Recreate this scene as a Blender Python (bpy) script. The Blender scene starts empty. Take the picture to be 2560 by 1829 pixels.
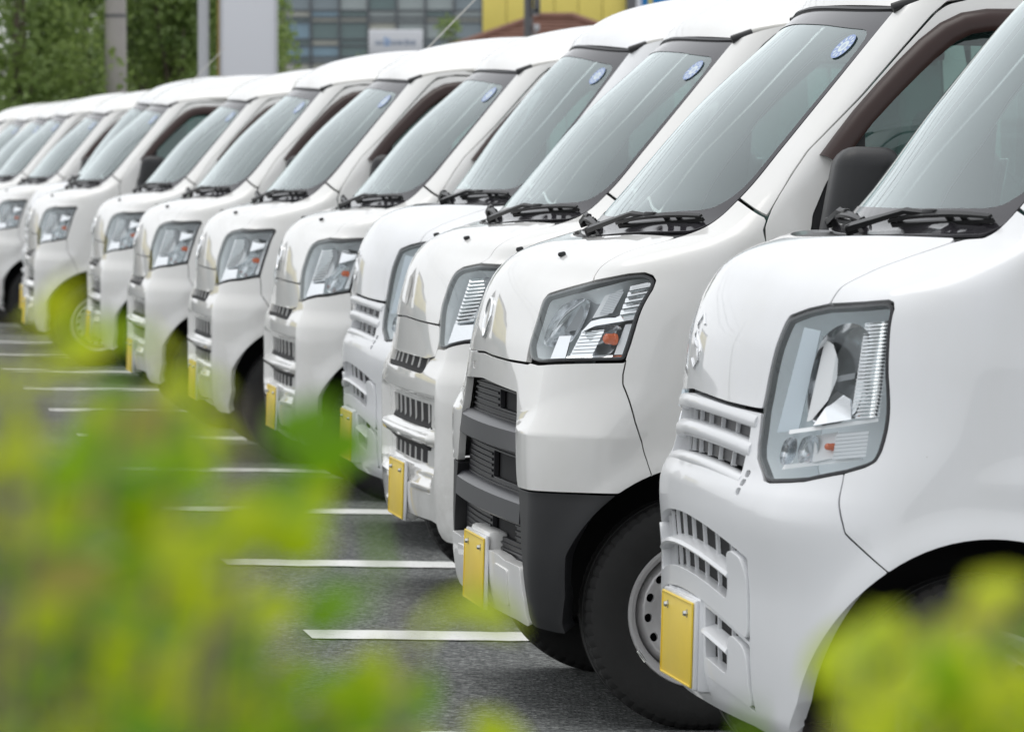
import bpy, math, random
import numpy as np
from mathutils import Vector, Matrix
from mathutils.geometry import delaunay_2d_cdt

# ------------------------------------------------------------------ camera, world, light
SC = bpy.context.scene
COL = SC.collection
CAM_H = 1.22708
LOT_TILT = 0.0262          # the car park drains away to the right
YAW = 0.14558              # the bays stand askew to the line of sight
cam_d = bpy.data.cameras.new('camera')
cam = bpy.data.objects.new('camera', cam_d)
COL.objects.link(cam)
cam.location = (0, 0, CAM_H)
cam.rotation_euler = (math.radians(90 - 2.1365), 0, 0)
cam_d.sensor_width = 36
cam_d.lens = 36 * 12371 / 2560
cam_d.clip_start = 0.05
cam_d.clip_end = 2000
cam_d.dof.use_dof = True
cam_d.dof.focus_distance = 11.2
cam_d.dof.aperture_fstop = 12.5
SC.camera = cam

world = bpy.data.worlds.new('World')
SC.world = world
world.use_nodes = True
wn = world.node_tree.nodes
wl = world.node_tree.links
bg = wn['Background']
sky = wn.new('ShaderNodeTexSky')
sky.sky_type = 'NISHITA'
sky.sun_disc = False
SUN_EL, SUN_AZ = math.radians(72), math.radians(300)
sky.sun_elevation = SUN_EL
sky.sun_rotation = SUN_AZ
sky.air_density = 1.0
sky.dust_density = 1.0
sky.ozone_density = 1.0
hs = wn.new('ShaderNodeHueSaturation')
hs.inputs['Saturation'].default_value = 0.16
wl.new(sky.outputs[0], hs.inputs['Color'])
ovc = wn.new('ShaderNodeMix')          # even cloud deck under the clear-sky model
ovc.data_type = 'RGBA'
ovc.inputs['Factor'].default_value = 0.8
ovc.inputs['B'].default_value = (5.65, 5.78, 5.95, 1)
wl.new(hs.outputs[0], ovc.inputs['A'])
wl.new(ovc.outputs['Result'], bg.inputs['Color'])
bg.inputs['Strength'].default_value = 0.15

sun_d = bpy.data.lights.new('sun', 'SUN')
sun_d.energy = 0.6
sun_d.angle = math.radians(40)
sun_d.color = (1.0, 0.97, 0.92)
sun = bpy.data.objects.new('sun', sun_d)
COL.objects.link(sun)
sd = Vector((math.sin(SUN_AZ) * math.cos(SUN_EL), math.cos(SUN_AZ) * math.cos(SUN_EL), math.sin(SUN_EL)))
sun.rotation_euler = sd.to_track_quat('Z', 'Y').to_euler()

vs = SC.view_settings
vs.view_transform = 'Standard'
vs.look = 'None'
vs.exposure = 0.38
vs.gamma = 1.0
SC.cycles.use_denoising = True
SC.cycles.max_bounces = 8
SC.cycles.transparent_max_bounces = 16
SC.cycles.caustics_reflective = False
SC.cycles.caustics_refractive = False
SC.cycles.sample_clamp_indirect = 8.0

CAMP = Vector((0, 0, CAM_H))
LOT = Matrix.Translation(CAMP) @ Matrix.Rotation(LOT_TILT, 4, 'Y') @ Matrix.Translation(-CAMP)

# ------------------------------------------------------------------ materials
def nmat(name):
    m = bpy.data.materials.new(name)
    m.use_nodes = True
    nt = m.node_tree
    return m, nt, nt.nodes['Principled BSDF']

def simple(name, col, rough=0.5, metal=0.0, coat=0.0, spec=0.5, noise=0.0, nscale=20.0, bump=0.0, bscale=200.0):
    m, nt, b = nmat(name)
    b.inputs['Base Color'].default_value = (*col, 1)
    b.inputs['Roughness'].default_value = rough
    b.inputs['Metallic'].default_value = metal
    b.inputs['Coat Weight'].default_value = coat
    b.inputs['Coat Roughness'].default_value = 0.03
    b.inputs['Specular IOR Level'].default_value = spec
    if noise:
        tc = nt.nodes.new('ShaderNodeTexCoord')
        n = nt.nodes.new('ShaderNodeTexNoise')
        n.inputs['Scale'].default_value = nscale
        n.inputs['Detail'].default_value = 5
        nt.links.new(tc.outputs['Object'], n.inputs['Vector'])
        mx = nt.nodes.new('ShaderNodeMix')
        mx.data_type = 'RGBA'
        mx.inputs['A'].default_value = (*[c * (1 - noise) for c in col], 1)
        mx.inputs['B'].default_value = (*[min(1, c * (1 + noise)) for c in col], 1)
        nt.links.new(n.outputs['Fac'], mx.inputs['Factor'])
        nt.links.new(mx.outputs['Result'], b.inputs['Base Color'])
    if bump:
        tc = nt.nodes.new('ShaderNodeTexCoord')
        n = nt.nodes.new('ShaderNodeTexNoise')
        n.inputs['Scale'].default_value = bscale
        nt.links.new(tc.outputs['Object'], n.inputs['Vector'])
        bp = nt.nodes.new('ShaderNodeBump')
        bp.inputs['Strength'].default_value = bump
        bp.inputs['Distance'].default_value = 0.002
        nt.links.new(n.outputs['Fac'], bp.inputs['Height'])
        nt.links.new(bp.outputs[0], b.inputs['Normal'])
    return m

def paint(name, col):
    # enamel under clear coat, with faint grime streaks and dust specks
    m, nt, b = nmat(name)
    tc = nt.nodes.new('ShaderNodeTexCoord')
    mp = nt.nodes.new('ShaderNodeMapping')
    mp.inputs['Scale'].default_value = (2.5, 2.5, 1.2)
    nt.links.new(tc.outputs['Object'], mp.inputs['Vector'])
    n = nt.nodes.new('ShaderNodeTexNoise')
    n.inputs['Scale'].default_value = 3.0
    n.inputs['Detail'].default_value = 6
    nt.links.new(mp.outputs[0], n.inputs['Vector'])
    r = nt.nodes.new('ShaderNodeValToRGB')
    r.color_ramp.elements[0].position = 0.35
    r.color_ramp.elements[0].color = (*[c * f for c, f in zip(col, (.965, .962, .95))], 1)
    r.color_ramp.elements[1].position = 0.65
    r.color_ramp.elements[1].color = (*col, 1)
    nt.links.new(n.outputs['Fac'], r.inputs['Fac'])
    n2 = nt.nodes.new('ShaderNodeTexVoronoi')
    n2.inputs['Scale'].default_value = 14
    nt.links.new(tc.outputs['Object'], n2.inputs['Vector'])
    lt = nt.nodes.new('ShaderNodeMath')
    lt.operation = 'LESS_THAN'
    lt.inputs[1].default_value = 0.022
    nt.links.new(n2.outputs['Distance'], lt.inputs[0])
    mx = nt.nodes.new('ShaderNodeMix')
    mx.data_type = 'RGBA'
    mx.inputs['B'].default_value = (.30, .27, .22, 1)
    ml = nt.nodes.new('ShaderNodeMath')
    ml.operation = 'MULTIPLY'
    ml.inputs[1].default_value = 0.35
    nt.links.new(lt.outputs[0], ml.inputs[0])
    nt.links.new(ml.outputs[0], mx.inputs['Factor'])
    nt.links.new(r.outputs[0], mx.inputs['A'])
    sz = nt.nodes.new('ShaderNodeSeparateXYZ'); nt.links.new(tc.outputs['Object'], sz.inputs[0])
    mr_ = nt.nodes.new('ShaderNodeMapRange')
    mr_.inputs['From Min'].default_value = .62; mr_.inputs['From Max'].default_value = .20
    mr_.inputs['To Min'].default_value = 0; mr_.inputs['To Max'].default_value = .55
    nt.links.new(sz.outputs[2], mr_.inputs['Value'])
    n5 = nt.nodes.new('ShaderNodeTexNoise'); n5.inputs['Scale'].default_value = 9; n5.inputs['Detail'].default_value = 8; n5.inputs['Roughness'].default_value = .7
    nt.links.new(tc.outputs['Object'], n5.inputs['Vector'])
    r5 = nt.nodes.new('ShaderNodeValToRGB'); r5.color_ramp.elements[0].position = .42; r5.color_ramp.elements[1].position = .72
    nt.links.new(n5.outputs['Fac'], r5.inputs[0])
    m5 = nt.nodes.new('ShaderNodeMath'); m5.operation = 'MULTIPLY'
    nt.links.new(mr_.outputs[0], m5.inputs[0]); nt.links.new(r5.outputs[0], m5.inputs[1])
    mx5 = nt.nodes.new('ShaderNodeMix'); mx5.data_type = 'RGBA'; mx5.inputs['B'].default_value = (.36, .34, .30, 1)
    nt.links.new(m5.outputs[0], mx5.inputs['Factor']); nt.links.new(mx.outputs['Result'], mx5.inputs['A'])
    nt.links.new(mx5.outputs['Result'], b.inputs['Base Color'])
    b.inputs['Roughness'].default_value = 0.38
    b.inputs['Coat Weight'].default_value = 1.0
    b.inputs['Coat Roughness'].default_value = 0.035
    b.inputs['Coat IOR'].default_value = 1.5
    return m

def glass(name, tint, ior=1.5, boost=1.0, dust_sheen=0.0):
    m = bpy.data.materials.new(name)
    m.use_nodes = True
    nt = m.node_tree
    nt.nodes.clear()
    out = nt.nodes.new('ShaderNodeOutputMaterial')
    tr = nt.nodes.new('ShaderNodeBsdfTransparent')
    tr.inputs[0].default_value = (*tint, 1)
    gl = nt.nodes.new('ShaderNodeBsdfGlossy')
    gl.inputs['Color'].default_value = (.92, .99, .99, 1)
    gl.inputs['Roughness'].default_value = 0.012
    fr = nt.nodes.new('ShaderNodeFresnel')
    fr.inputs['IOR'].default_value = ior
    # two faces of the pane: R2 = 2R/(1+R)
    a = nt.nodes.new('ShaderNodeMath'); a.operation = 'ADD'; a.inputs[1].default_value = 1
    d = nt.nodes.new('ShaderNodeMath'); d.operation = 'DIVIDE'
    k = nt.nodes.new('ShaderNodeMath'); k.operation = 'MULTIPLY'; k.inputs[1].default_value = 2 * boost; k.use_clamp = True
    nt.links.new(fr.outputs[0], a.inputs[0])
    nt.links.new(fr.outputs[0], d.inputs[0])
    nt.links.new(a.outputs[0], d.inputs[1])
    nt.links.new(d.outputs[0], k.inputs[0])
    mx = nt.nodes.new('ShaderNodeMixShader')
    nt.links.new(k.outputs[0], mx.inputs[0])
    if dust_sheen:
        df = nt.nodes.new('ShaderNodeBsdfDiffuse')
        df.inputs[0].default_value = (.46, .62, .65, 1)  # dusty film, tinted and strengthened to paint in pale sky sheen
        m2 = nt.nodes.new('ShaderNodeMixShader')
        m2.inputs[0].default_value = dust_sheen
        nt.links.new(tr.outputs[0], m2.inputs[1])
        nt.links.new(df.outputs[0], m2.inputs[2])
        nt.links.new(m2.outputs[0], mx.inputs[1])
    else:
        nt.links.new(tr.outputs[0], mx.inputs[1])
    nt.links.new(gl.outputs[0], mx.inputs[2])
    nt.links.new(mx.outputs[0], out.inputs[0])
    return m

M = {}
M['white_cool'] = paint('cool_white_enamel', (.82, .83, .845))
M['white_warm'] = paint('warm_white_enamel', (.82, .815, .795))
M['bumper_cool'] = simple('cool_white_bumper_plastic', (.80, .81, .825), .32, coat=.35, noise=.03, nscale=6)
M['bumper_warm'] = simple('warm_white_bumper_plastic', (.79, .787, .77), .32, coat=.35, noise=.04, nscale=6)
M['black_plastic'] = simple('black_plastic', (.013, .0135, .015), .45, noise=.25, nscale=8, bump=.15, bscale=900)
M['grey_plastic'] = simple('charcoal_plastic', (.016, .016, .019), .40, noise=.15, nscale=9)
M['bar_plastic'] = simple('charcoal_bar_plastic', (.032, .033, .039), .36, noise=.12, nscale=9)
M['slat_grey'] = simple('radiator_alloy', (.16, .17, .18), .4, metal=.5)
M['wiper'] = simple('wiper_black', (.006, .006, .0065), .38, spec=.3)
M['dark'] = simple('dark_cavity', (.008, .008, .009), .8)
M['rubber'] = simple('tyre_rubber', (.011, .0108, .0105), .75, noise=.3, nscale=25, bump=.3, bscale=300)
M['steel'] = simple('silver_wheel_paint', (.62, .61, .61), .33, metal=.4, noise=.12, nscale=14)
M['chrome'] = simple('chrome', (.93, .94, .95), .08, metal=1)
M['reflector'] = simple('lamp_reflector', (.80, .82, .84), .17, metal=.92)
M['lampgrey'] = simple('lamp_bezel', (.90, .95, .97), .22)
M['lampdark'] = simple('lamp_dark_grey', (.33, .35, .365), .3)  # one even dark grey for small lamp parts
M['lampwhite'] = simple('lamp_satin_reflector', (.90, .92, .93), .25)
M['lampblue'] = simple('lamp_tinted_bezel', (.62, .71, .77), .2)
M['lensblock'] = simple('ribbed_clear_block', (.75, .78, .80), .12, spec=.8)
M['amber'] = simple('amber_bulb', (.72, .13, .02), .2, coat=.5)
M['seal'] = simple('rubber_seal', (.03, .03, .033), .45)
M['frit'] = simple('windscreen_frit', (.035, .033, .038), .10, spec=.6)
M['yellow_plate'] = simple('yellow_plate_enamel', (.86, .63, .055), .40, noise=.05, nscale=30)
M['wind'] = glass('windscreen_glass', (.76, .92, .88), 1.52, 1.1, .07)
M['side'] = glass('side_glass', (.42, .56, .53), 1.5, 1.15, .02)
M['lens'] = glass('lamp_lens', (.97, .98, .985), 1.45, .45)
m_, nt_, b_ = nmat('smoke_brown_acrylic')
b_.inputs['Base Color'].default_value = (.032, .013, .010, 1)
b_.inputs['Roughness'].default_value = .28
b_.inputs['Specular IOR Level'].default_value = .35
b_.inputs['Transmission Weight'].default_value = .12
M['visor'] = m_
M['mirror_glass'] = simple('mirror_glass', (.8, .8, .8), .03, metal=1)
M['fabric'] = simple('seat_fabric', (.34, .35, .36), .9, noise=.2, nscale=60)
M['trim'] = simple('cabin_trim', (.55, .56, .56), .7, noise=.1, nscale=10)
M['dash'] = simple('dashboard_plastic', (.17, .18, .185), .6, noise=.15, nscale=8)
M['under'] = simple('underbody', (.007, .007, .007), .8, noise=.3, nscale=12)
M['rail'] = simple('drip_rail_paint', (.50, .49, .46), .4)
M['bolt'] = simple('zinc_bolt', (.62, .63, .60), .25, metal=1)

def sticker_mat(seed):
    # round sticker: blue field with pale marks round the rim and a pale disc in the middle
    m, nt, b = nmat('glass_washed_sticker')
    tc = nt.nodes.new('ShaderNodeTexCoord')
    sp = nt.nodes.new('ShaderNodeSeparateXYZ')
    nt.links.new(tc.outputs['UV'], sp.inputs[0])
    def math_(op, a, b2=None):
        n = nt.nodes.new('ShaderNodeMath'); n.operation = op
        for i, v in enumerate((a, b2)):
            if v is None: continue
            if isinstance(v, (int, float)): n.inputs[i].default_value = v
            else: nt.links.new(v, n.inputs[i])
        return n.outputs[0]
    x = math_('SUBTRACT', sp.outputs[0], .5); y = math_('SUBTRACT', sp.outputs[1], .5)
    r = math_('SQRT', math_('ADD', math_('MULTIPLY', x, x), math_('MULTIPLY', y, y)))
    ang = math_('ARCTAN2', y, x)
    inner = math_('LESS_THAN', r, .235)
    core = math_('LESS_THAN', r, .11)
    marks = math_('MULTIPLY', math_('GREATER_THAN', math_('SINE', math_('MULTIPLY', ang, 12.0)), .25),
                  math_('MULTIPLY', math_('GREATER_THAN', r, .29), math_('LESS_THAN', r, .43)))
    white = math_('MINIMUM', math_('ADD', math_('SUBTRACT', inner, math_('MULTIPLY', core, .55)), marks), 1.0)
    mx = nt.nodes.new('ShaderNodeMix'); mx.data_type = 'RGBA'
    mx.inputs['A'].default_value = (.27, .36, .60, 1)  # blue and white greyed to paint in the glare of the glass
    mx.inputs['B'].default_value = (.64, .72, .74, 1)
    nt.links.new(white, mx.inputs['Factor'])
    nt.links.new(mx.outputs['Result'], b.inputs['Base Color'])
    b.inputs['Roughness'].default_value = .4
    return m
M['sticker'] = sticker_mat(1)

# ------------------------------------------------------------------ mesh helpers
def obj(name, mesh, mat=None, parent=None, props=None):
    o = bpy.data.objects.new(name, mesh)
    COL.objects.link(o)
    if mat is not None and len(mesh.materials) == 0:
        mesh.materials.append(M[mat] if isinstance(mat, str) else mat)
    if parent is not None:
        o.parent = parent
    if props:
        for k, v in props.items():
            o[k] = v
    return o

def mesh_from(name, verts, faces, normals=None, smooth=True):
    me = bpy.data.meshes.new(name)
    me.from_pydata([tuple(map(float, v)) for v in verts], [], [tuple(map(int, f)) for f in faces])
    if smooth:
        me.polygons.foreach_set('use_smooth', [True] * len(me.polygons))
    if normals is not None:
        me.normals_split_custom_set_from_vertices([tuple(map(float, n)) for n in normals])
    me.update()
    return me

def empty(name, parent=None):
    o = bpy.data.objects.new(name, None)
    o.empty_display_size = .2
    COL.objects.link(o)
    if parent is not None:
        o.parent = parent
    return o

def fillet(loop, r, n=4):
    if r <= 0: return list(loop)
    out = []
    L = len(loop)
    for i in range(L):
        p = np.array(loop[i], float); a = np.array(loop[i - 1], float); b = np.array(loop[(i + 1) % L], float)
        da, db = a - p, b - p
        la, lb = np.linalg.norm(da), np.linalg.norm(db)
        if la < 1e-9 or lb < 1e-9: continue
        ca = np.dot(da, db) / (la * lb)
        if ca < -.985:
            out.append(tuple(p)); continue
        ra, rb = min(r, .45 * la), min(r, .45 * lb)
        A, B = p + da / la * ra, p + db / lb * rb
        for k in range(n + 1):
            t = k / n
            out.append(tuple((1 - t) ** 2 * A + 2 * t * (1 - t) * p + t * t * B))
    return out

def densify(loop, h):
    out = []
    L = len(loop)
    for i in range(L):
        a = np.array(loop[i], float); b = np.array(loop[(i + 1) % L], float)
        d = np.linalg.norm(b - a)
        if d < 1e-7: continue
        n = max(1, int(math.ceil(d / h)))
        for k in range(n):
            out.append(tuple(a + (b - a) * k / n))
    # drop near duplicates
    res = [out[0]]
    for p in out[1:]:
        if abs(p[0] - res[-1][0]) + abs(p[1] - res[-1][1]) > 1e-5: res.append(p)
    if abs(res[0][0] - res[-1][0]) + abs(res[0][1] - res[-1][1]) < 1e-5: res.pop()
    return res

def area2(loop):
    a = np.array(loop); b = np.roll(a, -1, 0)
    return (a[:, 0] * b[:, 1] - b[:, 0] * a[:, 1]).sum() / 2

def inset(loop, d):
    if d == 0: return loop
    a = np.array(loop)
    if area2(loop) < 0: d = -d
    e = np.roll(a, -1, 0) - a
    l = np.maximum(np.linalg.norm(e, axis=1, keepdims=True), 1e-9)
    nrm = np.stack([-e[:, 1], e[:, 0]], 1) / l
    v = nrm + np.roll(nrm, 1, 0)
    v /= np.maximum(np.linalg.norm(v, axis=1, keepdims=True), .5)
    return [tuple(p) for p in a + v * d]

def inside(pts, loop):
    pts = np.asarray(pts); a = np.array(loop); b = np.roll(a, -1, 0)
    x, y = pts[:, 0:1], pts[:, 1:2]
    c = (a[:, 1] > y) != (b[:, 1] > y)
    den = np.where(np.abs(b[:, 1] - a[:, 1]) < 1e-12, 1e-12, b[:, 1] - a[:, 1])
    xi = (b[:, 0] - a[:, 0]) * (y - a[:, 1]) / den + a[:, 0]
    return ((c & (x < xi)).sum(1) % 2) == 1

def dist_to(pts, loop):
    pts = np.asarray(pts); a = np.array(loop); b = np.roll(a, -1, 0)
    e = b - a
    l2 = np.maximum((e ** 2).sum(1), 1e-12)
    d = np.full(len(pts), 1e9)
    for i in range(len(a)):
        t = np.clip(((pts - a[i]) @ e[i]) / l2[i], 0, 1)
        d = np.minimum(d, np.hypot(*(pts - a[i] - t[:, None] * e[i]).T))
    return d

def patch(name, fP, fN, loop, mat, parent, holes=(), h=.014, hb=None, flange=.012, hflange=None, bevel=0.0, props=None, spread=0.0):
    """trimmed surface patch: 2-D loop (metric coords) meshed and mapped on a surface, edges folded inwards"""
    hb = hb or h * .6
    if area2(loop) < 0: loop = loop[::-1]
    loops = [densify(loop, hb)]
    for q in holes:
        if area2(q) > 0: q = q[::-1]
        loops.append(densify(q, hb))
    allp = [p for l in loops for p in l]
    edges = []; base = 0
    for l in loops:
        n = len(l)
        edges += [(base + i, base + (i + 1) % n) for i in range(n)]
        base += n
    a = np.array(loops[0])
    x0, y0 = a.min(0); x1, y1 = a.max(0)
    gx = np.arange(x0 + h / 2, x1, h); gy = np.arange(y0 + h / 2, y1, h)
    if len(gx) and len(gy):
        g = np.stack(np.meshgrid(gx, gy), -1)
        g[1::2, :, 0] += h / 2
        g = g.reshape(-1, 2)
        g = g[inside(g, loops[0])]
        for q in loops[1:]:
            if len(g): g = g[~inside(g, q)]
        for q in loops:
            if len(g): g = g[dist_to(g, q) > h * .45]
    else:
        g = np.zeros((0, 2))
    pts = allp + [tuple(p) for p in g]
    ov, oe, of, iv, ie, if_ = delaunay_2d_cdt([Vector(p) for p in pts], edges, [], 0, 1e-6)
    V2 = np.array([tuple(v) for v in ov])
    T = np.array([tuple(f) for f in of if len(f) == 3])
    cen = V2[T].mean(1)
    ok = inside(cen, loops[0])
    for q in loops[1:]: ok &= ~inside(cen, q)
    T = T[ok]
    e1 = V2[T[:, 1]] - V2[T[:, 0]]; e2 = V2[T[:, 2]] - V2[T[:, 0]]
    ar = e1[:, 0] * e2[:, 1] - e1[:, 1] * e2[:, 0]
    T[ar < 0] = T[ar < 0][:, ::-1]
    T = T[np.abs(ar) > 1e-10]
    P = fP(V2[:, 0], V2[:, 1]); N = fN(V2[:, 0], V2[:, 1])
    # orientation of the map
    if len(T):
        k = len(T) // 2
        fn = np.cross(P[T[k, 1]] - P[T[k, 0]], P[T[k, 2]] - P[T[k, 0]])
        flip = np.dot(fn, N[T[k, 0]]) < 0
        if flip: T = T[:, ::-1]
    verts = list(P); nors = list(N); faces = [tuple(t) for t in T]
    for li, l in enumerate(loops):
        dpt = flange if li == 0 else (flange if hflange is None else hflange)
        if dpt <= 0: continue
        q = np.array(l)
        p = fP(q[:, 0], q[:, 1]); n = fN(q[:, 0], q[:, 1])
        tg = np.roll(p, -1, 0) - np.roll(p, 1, 0)
        tg /= np.maximum(np.linalg.norm(tg, axis=1, keepdims=True), 1e-9)
        outw = np.cross(tg, n)
        if flip: outw = -outw
        b0 = len(verts); m = len(l)
        r = min(.0016, dpt * .3)
        rings = [(p, n), (p + outw * r * .3 - n * r * .3, n * .7 + outw * .7), (p + outw * r * .5 - n * r, outw), (p + outw * (r * .5 + spread * (1 if li == 0 else 1)) - n * dpt, outw)]
        for pp, nn in rings:
            verts += list(pp); nors += list(nn / np.maximum(np.linalg.norm(nn, axis=1, keepdims=True), 1e-9))
        for ri in range(3):
            for i in range(m):
                j = (i + 1) % m
                f = (b0 + ri * m + i, b0 + (ri + 1) * m + i, b0 + (ri + 1) * m + j, b0 + ri * m + j)
                faces.append(f[::-1] if flip else f)
    me = mesh_from(name, verts, faces, nors)
    return obj(name, me, mat, parent, props)

def pchip(xk, yk):
    xk = np.array(xk, float); yk = np.array(yk, float)
    h = np.diff(xk); d = np.diff(yk) / h; n = len(xk); m = np.zeros(n)
    for i in range(1, n - 1):
        if d[i - 1] * d[i] > 0:
            w1 = 2 * h[i] + h[i - 1]; w2 = h[i] + 2 * h[i - 1]
            m[i] = (w1 + w2) / (w1 / d[i - 1] + w2 / d[i])
    m[0] = d[0]; m[-1] = d[-1]
    def F(x):
        x = np.asarray(x, float)
        i = np.clip(np.searchsorted(xk, x) - 1, 0, n - 2)
        t = (x - xk[i]) / h[i]; t2 = t * t; t3 = t2 * t
        y = yk[i] * (2 * t3 - 3 * t2 + 1) + h[i] * m[i] * (t3 - 2 * t2 + t) + yk[i + 1] * (-2 * t3 + 3 * t2) + h[i] * m[i + 1] * (t3 - t2)
        y = np.where(x < xk[0], yk[0] + m[0] * (x - xk[0]), y)
        return np.where(x > xk[-1], yk[-1] + m[-1] * (x - xk[-1]), y)
    return F

def sst(a, b, x):
    t = np.clip((x - a) / (b - a), 0, 1)
    return t * t * (3 - 2 * t)

class Skin:
    """outer skin of a van: t = height at the flank, s = way round the plan from nose (0) over corner (1..2) to flank (2+metres)"""
    def __init__(S, center, xe, yc, w, xc, relief=None):
        S.xf = pchip([a[0] for a in center], [a[1] for a in center])
        S.zc = pchip([a[0] for a in center], [a[2] for a in center])
        S.xe, S.yc, S.w, S.xc = [pchip([a[0] for a in k], [a[1] for a in k]) for k in (xe, yc, w, xc)]
        S.relief = relief
    def base(S, s, t):
        s = np.asarray(s, float); t = np.asarray(t, float)
        sg = np.where(s < 0, 1., -1.); a = np.abs(s)
        xf, xe, yc, w, xc, zc = S.xf(t), S.xe(t), S.yc(t), S.w(t), S.xc(t), S.zc(t)
        f = np.clip(a, 0, 1); x0 = xf + (xe - xf) * f * f; y0 = yc * f
        g = f * f * (3 - 2 * f); z0 = zc + (t - zc) * g
        q = np.clip(a - 1, 0, 1)
        tx = 2 * (xe - xf); ty = yc; l = np.sqrt(tx * tx + ty * ty); tx, ty = tx / l, ty / l
        dx = xc - xe; dy = w - yc
        d0 = np.minimum(dy / np.maximum(ty, .2), dx / np.maximum(tx, .15)); k0 = .55 * d0; k1 = .55 * dx
        b0 = (1 - q) ** 3; b1 = 3 * q * (1 - q) ** 2; b2 = 3 * q * q * (1 - q); b3 = q ** 3
        xb = b0 * xe + b1 * (xe + k0 * tx) + b2 * (xc - k1) + b3 * xc
        yb = b0 * yc + b1 * (yc + k0 * ty) + b2 * w + b3 * w
        x = np.where(a <= 1, x0, xb) + np.clip(a - 2, 0, None)
        y = np.where(a <= 1, y0, yb); z = np.where(a <= 1, z0, t)
        return np.stack([x, sg * y, z], -1)
    def _n(S, F, s, t, e):
        a = F(s + e, t) - F(s - e, t); b = F(s, t + e) - F(s, t - e)
        n = np.cross(a, b)
        return n / np.maximum(np.linalg.norm(n, axis=-1, keepdims=True), 1e-12)
    def P(S, s, t, off=0.0):
        s = np.asarray(s, float); t = np.asarray(t, float)
        p = S.base(s, t)
        d = np.zeros(np.broadcast(s, t).shape) + off
        if S.relief is not None: d = d + S.relief(np.abs(s), t, p)
        return p + S._n(S.base, s, t, 2e-3) * d[..., None]
    def N(S, s, t):
        s = np.asarray(s, float); t = np.asarray(t, float)
        return S._n(S.P, s, t, 1.2e-3)
    def sx(S, x, t):
        """s of the flank point at distance x behind the nose"""
        xe, xc = float(S.xe(t)), float(S.xc(t))
        if x >= xc: return 2 + x - xc
        lo, hi = 1., 2.
        for _ in range(30):
            m = (lo + hi) / 2
            if float(S.base(m, t)[0]) < x: lo = m
            else: hi = m
        return (lo + hi) / 2

def sig(s):
    s = np.asarray(s, float); a = np.abs(s)
    return np.sign(s) * (np.minimum(a, 1) * .6 + np.clip(a - 1, 0, 1) * .3 + np.clip(a - 2, 0, None))
def unsig(q):
    a = np.abs(q)
    return np.sign(q) * (np.minimum(a / .6, 1) + np.clip((a - .6) / .3, 0, 1) + np.clip(a - .9, 0, None))

def tosig(loop): return [(float(sig(a)), float(b)) for a, b in loop]

def spanel(name, S, loop, mat, parent, side='L', h=.014, off=0.0, holes=(), r=.008, hr=None, gap=.0016, flange=.013, hflange=None, props=None, spread=0.0):
    """panel on the skin; side L/R/B(oth)/C(entre: half loop mirrored across the middle)"""
    res = []
    hr = r if hr is None else hr
    def f(l): return [(-a, b) for a, b in l][::-1]
    jobs = []
    if side == 'C':
        full = list(loop) + f([p for p in loop if abs(p[0]) > 1e-6])
        hs_ = list(holes)
        jobs.append((full, hs_))
    else:
        if side in 'LB': jobs.append((list(loop), list(holes)))
        if side in 'RB': jobs.append((f(loop), [f(q) for q in holes]))
    fP = lambda q, t: S.P(unsig(q), t, off)
    fN = lambda q, t: S.N(unsig(q), t)
    for lp, hl in jobs:
        l2 = inset(densify(fillet(tosig(lp), r), .02), gap)
        h2 = [inset(densify(fillet(tosig(q), hr), .02), -gap) for q in hl]
        res.append(patch(name, fP, fN, l2, mat, parent, h2, h=h, flange=flange, hflange=hflange, props=props, spread=spread))
    return res

def sweep(name, pts, nrm, sect, mat, parent, closed_sect=True, up=None, cap=True):
    """sweep a 2-D section (u across, v outwards) along pts; nrm = outward normals"""
    pts = np.array(pts, float); nrm = np.array(nrm, float)
    tg = np.gradient(pts, axis=0); tg /= np.maximum(np.linalg.norm(tg, axis=1, keepdims=True), 1e-9)
    ac = np.cross(nrm, tg); ac /= np.maximum(np.linalg.norm(ac, axis=1, keepdims=True), 1e-9)
    m = len(sect); V = []; F = []
    for p, a, n in zip(pts, ac, nrm):
        for u, v in sect: V.append(p + a * u + n * v)
    for i in range(len(pts) - 1):
        for j in range(m if closed_sect else m - 1):
            k = (j + 1) % m
            F.append((i * m + j, i * m + k, (i + 1) * m + k, (i + 1) * m + j))
    if cap and closed_sect:
        F.append(tuple(range(m))[::-1]); F.append(tuple((len(pts) - 1) * m + j for j in range(m)))
    me = mesh_from(name, V, F)
    fix_smooth(me)
    return obj(name, me, mat, parent)

def fix_smooth(me, ang=40):
    import bmesh
    bm = bmesh.new(); bm.from_mesh(me)
    bmesh.ops.recalc_face_normals(bm, faces=bm.faces)
    for e in bm.edges:
        e.smooth = not (len(e.link_faces) == 2 and e.calc_face_angle(0) > math.radians(ang))
    for fc in bm.faces: fc.smooth = True
    bm.to_mesh(me); bm.free(); me.update()

def rbox(name, size, loc, mat, parent, bev=.006, rot=None, seg=2):
    import bmesh
    bm = bmesh.new()
    bmesh.ops.create_cube(bm, size=1)
    bmesh.ops.scale(bm, vec=size, verts=bm.verts)
    if bev > 0:
        bmesh.ops.bevel(bm, geom=bm.edges[:] , offset=min(bev, min(size) * .45), segments=seg, profile=.5, affect='EDGES')
    if rot is not None: bmesh.ops.transform(bm, matrix=rot, verts=bm.verts)
    bmesh.ops.translate(bm, vec=loc, verts=bm.verts)
    me = bpy.data.meshes.new(name); bm.to_mesh(me); bm.free()
    fix_smooth(me, 35)
    return obj(name, me, mat, parent)

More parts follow.
